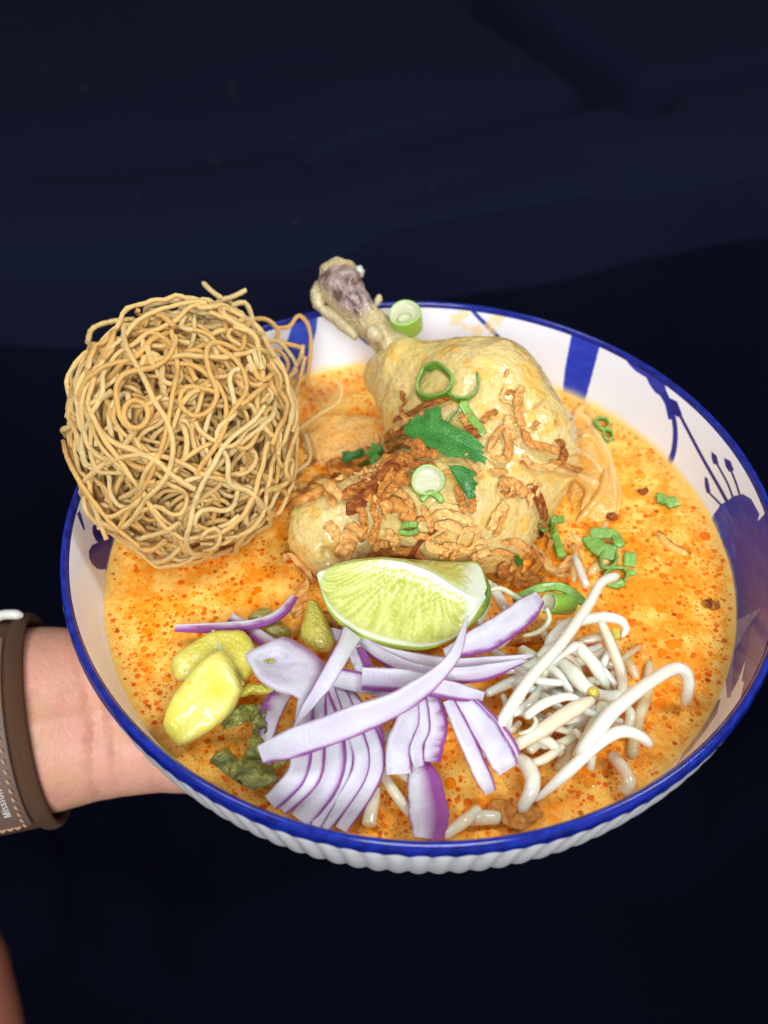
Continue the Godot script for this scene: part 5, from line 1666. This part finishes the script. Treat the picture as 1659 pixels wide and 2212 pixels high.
func plug(c: Vector3, ax: Vector3, r: float, len: float, label: String, inner := true, tint := 0.5) -> void:
	var root := thing("scallion_slice", label, "scallion slice", c, "chopped green scallion")
	var y := ax.normalized()
	var x := y.cross(Vector3(0.2, 0.1, 1)).normalized()
	var zz := x.cross(y)
	var m: Material = mats["scallion"]
	var lathe := func(pr: Array, cl: Array, off: Vector3, oval: float) -> ArrayMesh:
		var P := []
		var K := []
		for i in pr.size():
			var row := PackedVector3Array()
			var crow := PackedColorArray()
			for j in 28:
				var a := TAU * j / 28.0
				var rr: float = pr[i].x * (1.0 + 0.03 * sin(a * 3.0))
				row.append(off + (x * cos(a) + zz * sin(a) * oval) * rr + y * pr[i].y)
				crow.append(cl[i])
			P.append(row)
			K.append(crow)
		return grid(P, true, K, false, true)
	var g := Color(0.16, 0.38, 0.03).lerp(Color(0.36, 0.60, 0.09), tint)
	var pale := Color(0.56, 0.70, 0.36)
	var white := Color(0.56, 0.56, 0.37)
	obj("outer_layer", lathe.call([Vector2(r * 0.96, -len), Vector2(r, -len * 0.6), Vector2(r, -0.0005), Vector2(r * 0.97, 0), Vector2(r * 0.86, 0), Vector2(r * 0.80, -0.0009), Vector2(r * 0.4, -0.0012), Vector2(r * 0.02, -0.0012)], [g, g, g, g, pale, white, white, white], Vector3.ZERO, 0.92), m, root)
	if inner:
		obj("inner_layer", lathe.call([Vector2(r * 0.46, -0.002), Vector2(r * 0.46, 0.0001), Vector2(r * 0.40, 0.0001), Vector2(r * 0.32, -0.0006), Vector2(r * 0.02, -0.0007)], [g, pale, g, white, white], -x * r * 0.1 + zz * r * 0.36, 0.7), m, root)

func scallions() -> void:
	var g := func(q: Array, lift: float) -> Array:
		var out := []
		for p in q:
			out.append(on(p[0], p[1], lift))
		return out
	ring(g.call([[1030, 808], [1034, 832], [1026, 852], [1008, 864], [988, 864], [964, 850]], 0.0016), 0.0030, 0.0009, "thin hooked scallion strip right of the large open ring on the drumstick", Vector3(0, 1, 0.3), false, 0.35)
	ring(g.call([[928, 802], [952, 796], [976, 815], [982, 832], [970, 853], [948, 862], [924, 862], [910, 848], [912, 828], [920, 812], [928, 802], [940, 797]], 0.0020), 0.0038, 0.0012, "large open green scallion ring on the drumstick above the cilantro leaf", Vector3(0, 1, 0.3), true, 0.45)
	ring(g.call([[1000, 868], [1014, 900], [1032, 930], [1042, 948]], 0.0020), 0.0012, 0.0032, "narrow flat scallion strip right of the large cilantro leaf's top", slope(on(1015, 905)), false, 0.6)
	ring(g.call([[992, 884], [980, 902], [964, 922]], 0.0012), 0.0020, 0.0008, "very thin dark scallion sliver between cilantro leaf and narrow strip", Vector3(0, 1, 0.3), false, 0.2)
	plug(at(874, 675, 0.020), Vector3(-0.12, 0.9, 0.35), 0.0062, 0.010, "pale green scallion tube standing where the bone meets the drumstick", true, 0.75)
	plug(on(931, 1048, 0.0055), Vector3(0.0, 0.85, 0.6), 0.0054, 0.006, "round scallion disc with a whitish face in the middle of the shallots", false, 0.4)
	ring(g.call([[915, 1086], [925, 1074], [936, 1070], [948, 1078], [955, 1088]], 0.0035), 0.0028, 0.0020, "pale split scallion tail hanging from the whitish disc", Vector3(0, 1, 0.5), false, 0.9)
	ring(g.call([[870, 1146], [888, 1148], [908, 1142]], 0.0020), 0.0040, 0.0020, "small boxy green scallion bit above the lime", Vector3(0, 0.8, 0.6), false, 0.35)
	ring(g.call([[872, 1134], [890, 1130], [906, 1130]], 0.0022), 0.0018, 0.0022, "second half of the boxy green bit above the lime", Vector3(0, 0.8, 0.6), false, 0.3)
	ring(g.call([[1152, 1141], [1185, 1139], [1217, 1137]], 0.0036), 0.0014, 0.0030, "horizontal chive of the crossed green pair at the chicken's right", Vector3(0, 1, 0.6), false, 0.3)
	ring(g.call([[1180, 1118], [1194, 1160], [1206, 1196], [1212, 1214]], 0.0024), 0.0020, 0.0031, "lighter green chive running down under the horizontal one", Vector3(0, 1, 0.5), false, 0.7)
	ring(g.call([[1268, 1168], [1282, 1186], [1300, 1200], [1330, 1206]], 0.0024), 0.0022, 0.0060, "largest rolled green scallion piece floating right of the chives", Vector3(0, 1, 0.5), false, 0.5)
	ring(g.call([[1270, 1166], [1295, 1168], [1322, 1172], [1336, 1198]], 0.0040), 0.0012, 0.0040, "upper leaf of the rolled green piece right of the chives", Vector3(0.2, 1, 0.5), false, 0.4)
	ring(g.call([[1312, 1196], [1326, 1204], [1328, 1222], [1316, 1236], [1300, 1236], [1294, 1220], [1300, 1204], [1312, 1196], [1320, 1199]], 0.0024), 0.0028, 0.0012, "oval grey-green scallion ring below the largest rolled piece", Vector3(0, 1, 0.4), true, 0.3)
	ring(g.call([[1300, 1252], [1320, 1236], [1344, 1236], [1352, 1250], [1346, 1264]], 0.0018), 0.0024, 0.0012, "open dark scallion loop below the oval ring", Vector3(0, 1, 0.4), false, 0.2)
	ring(g.call([[1310, 1262], [1330, 1268], [1345, 1262]], 0.0012), 0.0020, 0.0028, "short green scallion bit behind the tall sprout's top", Vector3(0, 1, 0.5), false, 0.4)
	ring(g.call([[1346, 1210], [1360, 1212], [1374, 1214]], 0.0008), 0.0014, 0.0056, "small flat green scallion square floating right of the rolled piece", Vector3(0, 1, 0.3), false, 0.6)
	ring(g.call([[1355, 1236], [1364, 1240], [1372, 1236]], 0.0006), 0.0010, 0.0022, "pale sunken scallion bit under the flat green square", Vector3(0, 1, 0.3), false, 0.9)
	ring(g.call([[1292, 912], [1308, 916], [1312, 930], [1300, 938], [1286, 932], [1282, 920], [1292, 912], [1300, 913]], 0.0020), 0.0030, 0.0012, "upper ring of the scallion pair by the blue stripe", Vector3(0, 1, 0.4), true, 0.4)
	ring(g.call([[1306, 936], [1318, 940], [1321, 952], [1312, 958], [1300, 952], [1298, 942], [1306, 936], [1312, 937]], 0.0016), 0.0026, 0.0011, "lower small ring of the scallion pair by the blue stripe", Vector3(0, 1, 0.4), true, 0.5)
	ring(g.call([[1416, 1080], [1428, 1082], [1440, 1090]], 0.0012), 0.0016, 0.0044, "left bit of the two green scallion scraps floating at upper right", Vector3(0.1, 1, 0.3), false, 0.4)
	ring(g.call([[1436, 1094], [1450, 1090], [1462, 1088]], 0.0012), 0.0016, 0.0044, "right bit of the two green scallion scraps floating at upper right", Vector3(-0.1, 1, 0.3), false, 0.45)
	ring([at(1108, 1300, -0.010), at(1135, 1284, -0.009), at(1170, 1270, -0.008), at(1210, 1268, -0.009), at(1240, 1284, -0.011), at(1264, 1306, -0.014)], 0.0012, 0.0030, "dark green curved scallion strip above the broad pale onion's tip", Vector3(0, 1, 0.5), false, 0.0)
	plug(at(1184, 1302, -0.009), Vector3(-0.8, 0.5, 0.3), 0.0036, 0.010, "bright green scallion tube behind the broad pale onion's purple tip", false, 0.35)

# ---- cilantro
func cilantro() -> void:
	var z := V(603.4, 548.5)
	var k := 0.3968
	var m := mat("cilantro", Color.WHITE, 0.3, {"vc": true, "coat": 0.35, "coat_rough": 0.2, "back": Color(0.1, 0.25, 0.03), "bump": "fibre", "scale": 60.0, "depth": 0.05})
	for q in [
		[[V(698, 955), V(722, 938), V(735, 905), V(752, 918), V(760, 880), V(785, 905), V(800, 885), V(808, 905), V(812, 850), V(840, 862), V(862, 838), V(892, 832), V(897, 865), V(885, 908), V(960, 960), V(1050, 1008), V(1080, 1040), V(1110, 1072), V(1085, 1084), V(1108, 1100), V(1090, 1110), V(1122, 1130), V(1108, 1140), V(1110, 1162), V(1075, 1150), V(1040, 1162), V(980, 1148), V(930, 1160), V(905, 1158), V(850, 1128), V(780, 1070), V(735, 1035), V(720, 1005), V(705, 1000)], "large notched cilantro leaf lying across the chicken", 0.0070, 0.0016, 0.5],
		[[V(915, 1168), V(950, 1165), V(990, 1168), V(1050, 1195), V(1062, 1212), V(1042, 1222), V(1048, 1240), V(1070, 1258), V(1055, 1275), V(1058, 1295), V(1040, 1290), V(1060, 1330), V(1035, 1338), V(1018, 1338), V(995, 1300), V(975, 1270), V(945, 1220)], "second cilantro leaflet hanging from the large leaf toward the lime", 0.0062, 0.0012, 0.4],
		[[V(465, 1090), V(490, 1060), V(505, 1030), V(525, 1045), V(545, 1040), V(585, 1035), V(580, 1070), V(560, 1110), V(545, 1160), V(530, 1197), V(510, 1165), V(490, 1140)], "pale upright blade of the small torn cilantro leaf near the nest", 0.0060, 0.0006, 0.85],
		[[V(340, 1082), V(372, 1078), V(400, 1085), V(430, 1065), V(455, 1062), V(462, 1095), V(430, 1112), V(395, 1118), V(360, 1150), V(345, 1145)], "dark folded part of the small torn cilantro leaf near the nest", 0.0048, 0.0008, 0.1],
		[[V(438, 1165), V(470, 1130), V(500, 1150), V(525, 1195), V(490, 1205), V(460, 1212), V(440, 1190)], "dark lower tip of the small torn cilantro leaf near the nest", 0.0044, 0.0006, 0.25],
		[[V(1255, 1615), V(1275, 1612), V(1288, 1635), V(1312, 1650), V(1310, 1680), V(1285, 1690), V(1262, 1660)], "tiny dark cilantro sprig in the shallots right of the lime", 0.0030, 0.0008, 0.2],
	]:
		var e := []
		var sub := []
		for i in q[0].size():
			sub.append(q[0][i])
			sub.append((q[0][i] + q[0][(i + 1) % q[0].size()]) * 0.5)
		var base := Vector3.ZERO
		var nr := Vector3.ZERO
		for p in sub:
			var w: Vector2 = z + p * k
			var g := on(w.x, w.y, 0.0)
			base += g
			nr += slope(g)
		base /= sub.size()
		nr = (nr.normalized() + (EYE - base).normalized() * 0.8).normalized()
		base += nr * q[2]
		# a leaf is stiffer than what lies under it: one sheet, slightly draped
		for p in sub:
			var w: Vector2 = z + p * k
			var d := dir(w.x, w.y)
			var flat := EYE + d * ((base - EYE).dot(nr) / d.dot(nr))
			e.append(flat.lerp(on(w.x, w.y, q[2]), 0.25))
		var tone: float = q[4]
		var col := func(p: Vector3, t: float) -> Color:
			var f := clampf(tone + 0.6 * nz(p, 170.0), 0.0, 1.0)
			var c := Color(0.018, 0.15, 0.018).lerp(Color(0.09, 0.36, 0.06), f)
			return c
		one("cilantro_leaf", patch(e, nr, q[3], 0.0005, 0.0005, col, 8, tone * 7.0, 0.0030), m, q[1], "cilantro leaf", "cilantro leaves on the chicken")

# ---- the hand that carries the bowl
func hand() -> void:
	var C := at(105, 1550, -0.088)
	var D := (C - EYE).normalized()
	var A := ((RIGHT - D * RIGHT.dot(D)).normalized() * 0.93 + (UPV - D * UPV.dot(D)).normalized() * 0.19 - D * 0.24).normalized()
	var S := (A.cross(D)).normalized()
	if S.dot(UPV) > 0.0:
		S = -S
	var N := S.cross(A).normalized()
	if N.dot(BACK) < 0.0:
		N = -N
	var root := thing("person", "left hand and wrist, palm up, carrying the bowl from below at the left", "person", C - Vector3(0, 0.04, 0))
	var o := root.position
	var heel := C + A * 0.052 + S * 0.002 - Vector3(0, 0.004, 0)
	var list := []
	for s in [-1.0, 1.0]:
		list.append([C - A * 0.12 + S * s * 0.0105, C - A * 0.005 + S * s * 0.0095, 0.0245, 0.0235])
		list.append([C - A * 0.005 + S * s * 0.0095, heel + S * s * 0.014, 0.0235, 0.0185])
	var knuckle := [Vector3(0.004, -0.083, -0.040), Vector3(0.010, -0.083, -0.018), Vector3(0.008, -0.083, 0.004), Vector3(-0.002, -0.083, 0.024)]
	for i in 4:
		list.append([heel + S * lerpf(-0.018, 0.016, i / 3.0), knuckle[i], 0.0165, 0.0115])
	list.append([heel + A * 0.012 + S * 0.024, heel + A * 0.035 + S * 0.030, 0.013, 0.016])
	var lens := [0.072, 0.080, 0.075, 0.060]
	for i in 4:
		var k: Vector3 = knuckle[i]
		var d := Vector3(1.0, 0.06, -0.22 + 0.16 * i).normalized()
		var r := 0.0095 - 0.0006 * (1 if i == 3 else 0)
		var p1: Vector3 = k + d * lens[i] * 0.45
		var p2: Vector3 = p1 + (d + Vector3(0, 0.12, 0)).normalized() * lens[i] * 0.3
		var p3: Vector3 = p2 + (d + Vector3(0, 0.3, 0)).normalized() * lens[i] * 0.25
		list.append([k, p1, r + 0.001, r])
		list.append([p1, p2, r, r - 0.0008])
		list.append([p2, p3, r - 0.0008, r - 0.0018])
	var th := heel + S * -0.02
	list.append([th, th + Vector3(0.012, 0.0, -0.038), 0.0165, 0.0125])
	list.append([th + Vector3(0.012, 0.0, -0.038), th + Vector3(0.030, 0.006, -0.062), 0.0115, 0.0100])
	list.append([th + Vector3(0.030, 0.006, -0.062), th + Vector3(0.044, 0.012, -0.078), 0.0100, 0.0082])
	var crease := [[0.020, 0.0012], [0.027, 0.0010], [0.042, 0.0010]]
	var f := func(p: Vector3) -> float:
		var d := caps(p, list, 0.009)
		if absf(d) < 0.006:
			var q := p - C
			var x := q.dot(A) + 0.12 * q.dot(S) * q.dot(S) / 0.03
			for cr in crease:
				d += cr[1] * exp(-pow((x - cr[0]) / 0.0016, 2.0)) * smoothstep(-0.005, 0.01, q.dot(N))
			var tend: float = q.dot(S)
			d -= 0.0012 * exp(-pow((tend - 0.002) / 0.0035, 2.0)) * smoothstep(0.005, 0.015, q.dot(N)) * smoothstep(0.04, 0.02, x)
			d += 0.0004 * nz(p, 70.0)
		return d
	var tone := func(p: Vector3, n: Vector3) -> Color:
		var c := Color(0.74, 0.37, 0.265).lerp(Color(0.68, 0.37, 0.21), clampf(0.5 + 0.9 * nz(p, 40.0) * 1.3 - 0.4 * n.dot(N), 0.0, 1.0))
		c = c.lerp(Color(0.76, 0.34, 0.26), clampf(nz(p + Vector3(4, 0, 0), 60.0) * 1.8, 0.0, 0.7))
		return c.lerp(Color(0.40, 0.20, 0.15), 0.25 * smoothstep(0.25, 0.5, nz(p + Vector3(0, 9, 0), 110.0)))
	var lo := Vector3(-0.26, -0.175, -0.13)
	var hi := Vector3(0.10, -0.035, 0.11)
	obj("body", shifted(nets(f, lo, hi, 0.0026, tone), o), mat("skin", Color.WHITE, 0.5, {"vc": true, "sss": 0.12, "bump": "fibre", "scale": 30.0, "depth": 0.022}), root)
	# leather cuff
	var W := thing("leather_wristband", "brown stitched leather cuff with white lettering worn on the wrist", "wristband", C - A * 0.015 - Vector3(0, 0.03, 0))
	var b := W.position
	var rim2 := func(a: float, x: float, out: float) -> Vector3:
		# round the wrist: a = 0 faces the camera
		var ra := 0.0372 + out
		var rb := 0.0285 + out
		return C - b + A * x + S * sin(a) * ra + N * cos(a) * rb
	var band := func(x0: float, x1: float, t0: float, t1: float, a0: float, a1: float, bead: bool) -> ArrayMesh:
		var P := []
		var n := 90
		for i in n:
			var a := lerpf(a0, a1, i / (n - 1.0))
			var row := PackedVector3Array()
			for j in 16:
				var q := TAU * j / 16.0
				var cx := signf(cos(q)) * pow(absf(cos(q)), 1.0 if bead else 0.3)
				var cy := signf(sin(q)) * pow(absf(sin(q)), 1.0 if bead else 0.3)
				row.append(rim2.call(a, lerpf(x0, x1, 0.5 + 0.5 * cx), lerpf(t0, t1, 0.5 + 0.5 * cy)))
			P.append(row)
		return grid(P, true)
	var suede := mat("suede", Color(0.115, 0.052, 0.026), 0.9, {"spec": 0.3, "rim": 0.3, "bump": "fibre", "scale": 140.0, "depth": 0.07})
	var smooth := mat("brown leather", Color(0.165, 0.098, 0.072), 0.55, {"bump": "fibre", "scale": 80.0, "depth": 0.02})
	obj("strap", band.call(-0.048, -0.0056, 0.0003, 0.0020, -PI, PI, false), suede, W)
	obj("rolled_edge", band.call(-0.0062, 0.0004, 0.0002, 0.0036, -PI, PI, true), suede, W)
	obj("front_panel", band.call(-0.046, -0.0068, 0.0018, 0.0034, -0.9, 1.12, false), smooth, W)
	var tanm := mat("tan thread", Color(0.46, 0.28, 0.17), 0.7)
	for i in 21:
		var a := lerpf(-0.86, 1.06, i / 20.0)
		var pts := [rim2.call(a - 0.022, -0.0094, 0.0036), rim2.call(a, -0.0089, 0.0041), rim2.call(a + 0.022, -0.0085, 0.0036)]
		obj("stitch", tube(spline(pts, 6), func(s: float, q: float) -> float: return 0.00055 * (0.6 + 0.4 * sin(s * PI)), 6), tanm, W)
	for i in 12:
		var x := -0.0105 - 0.0026 * i
		var pts := [rim2.call(1.07, x, 0.0036), rim2.call(1.078, x - 0.0011, 0.0041), rim2.call(1.072, x - 0.0022, 0.0036)]
		obj("stitch", tube(spline(pts, 6), func(s: float, q: float) -> float: return 0.0006 * (0.6 + 0.4 * sin(s * PI)), 6), tanm, W)
	var metal := mat("white metal", Color(0.78, 0.77, 0.72), 0.3, {"coat": 0.5})
	var mp := [rim2.call(-1.30, -0.0125, 0.0042), rim2.call(-1.24, -0.0085, 0.0056), rim2.call(-1.20, -0.0045, 0.0056), rim2.call(-1.20, -0.001, 0.0045)]
	obj("bead", tube(spline(mp, 16), func(s: float, q: float) -> float: return 0.0019 * sqrt(clampf(sin(PI * clampf(s, 0.03, 0.97)) * 1.6, 0.0, 1.0)), 12), metal, W)
	var font := SystemFont.new()
	font.font_names = PackedStringArray(["Droid Sans"])
	var ink := mat("white print", Color(0.70, 0.68, 0.66), 0.6)
	# letters follow the curve of the cuff, reading upwards
	var word := "Mission to J"
	var adv := [1.0, 0.42, 0.55, 0.55, 0.42, 0.72, 0.70, 0.42, 0.50, 0.70, 0.42, 0.5]
	var a := 0.84
	for i in word.length():
		if word[i] != " ":
			var t := TextMesh.new()
			t.text = word[i]
			t.font = font
			t.font_size = 32
			t.pixel_size = 0.0001
			t.depth = 0.0003
			t.horizontal_alignment = HORIZONTAL_ALIGNMENT_CENTER
			var p: Vector3 = rim2.call(a, -0.0128, 0.0036)
			var q: Vector3 = rim2.call(a - 0.02, -0.0128, 0.0036)
			var ex := (q - p).normalized()
			var ez := (p + b - C + A * 0.0128)
			ez = (ez - ex * ez.dot(ex)).normalized()
			var ey := ez.cross(ex).normalized()
			var l := obj("letter", t, ink, W)
			l.transform = Transform3D(Basis(ex, ey, ez), p)
		var nxt: float = (adv[i] + adv[mini(i + 1, adv.size() - 1)]) * 0.5
		a -= 0.078 * nxt
	var loop := []
	for i in 33:
		var q := TAU * i / 32.0
		loop.append(rim2.call(0.72 + 0.17 * sin(q), -0.0200 + 0.0050 * cos(q), 0.0036))
	obj("logo_ring", tube(loop, func(s: float, q: float) -> float: return 0.00045, 6), mat("blue white print", Color(0.62, 0.68, 0.76), 0.6), W)
	# bare skin low in the corner, its shade painted into the colour
	var lp := [at(-620, 2030, -0.36), at(-300, 1995, -0.32), at(-130, 2010, -0.30), at(-62, 2060, -0.30), at(-40, 2130, -0.31), at(-20, 2212, -0.325), at(-5, 2330, -0.35), at(10, 2600, -0.42), at(20, 3100, -0.52)]
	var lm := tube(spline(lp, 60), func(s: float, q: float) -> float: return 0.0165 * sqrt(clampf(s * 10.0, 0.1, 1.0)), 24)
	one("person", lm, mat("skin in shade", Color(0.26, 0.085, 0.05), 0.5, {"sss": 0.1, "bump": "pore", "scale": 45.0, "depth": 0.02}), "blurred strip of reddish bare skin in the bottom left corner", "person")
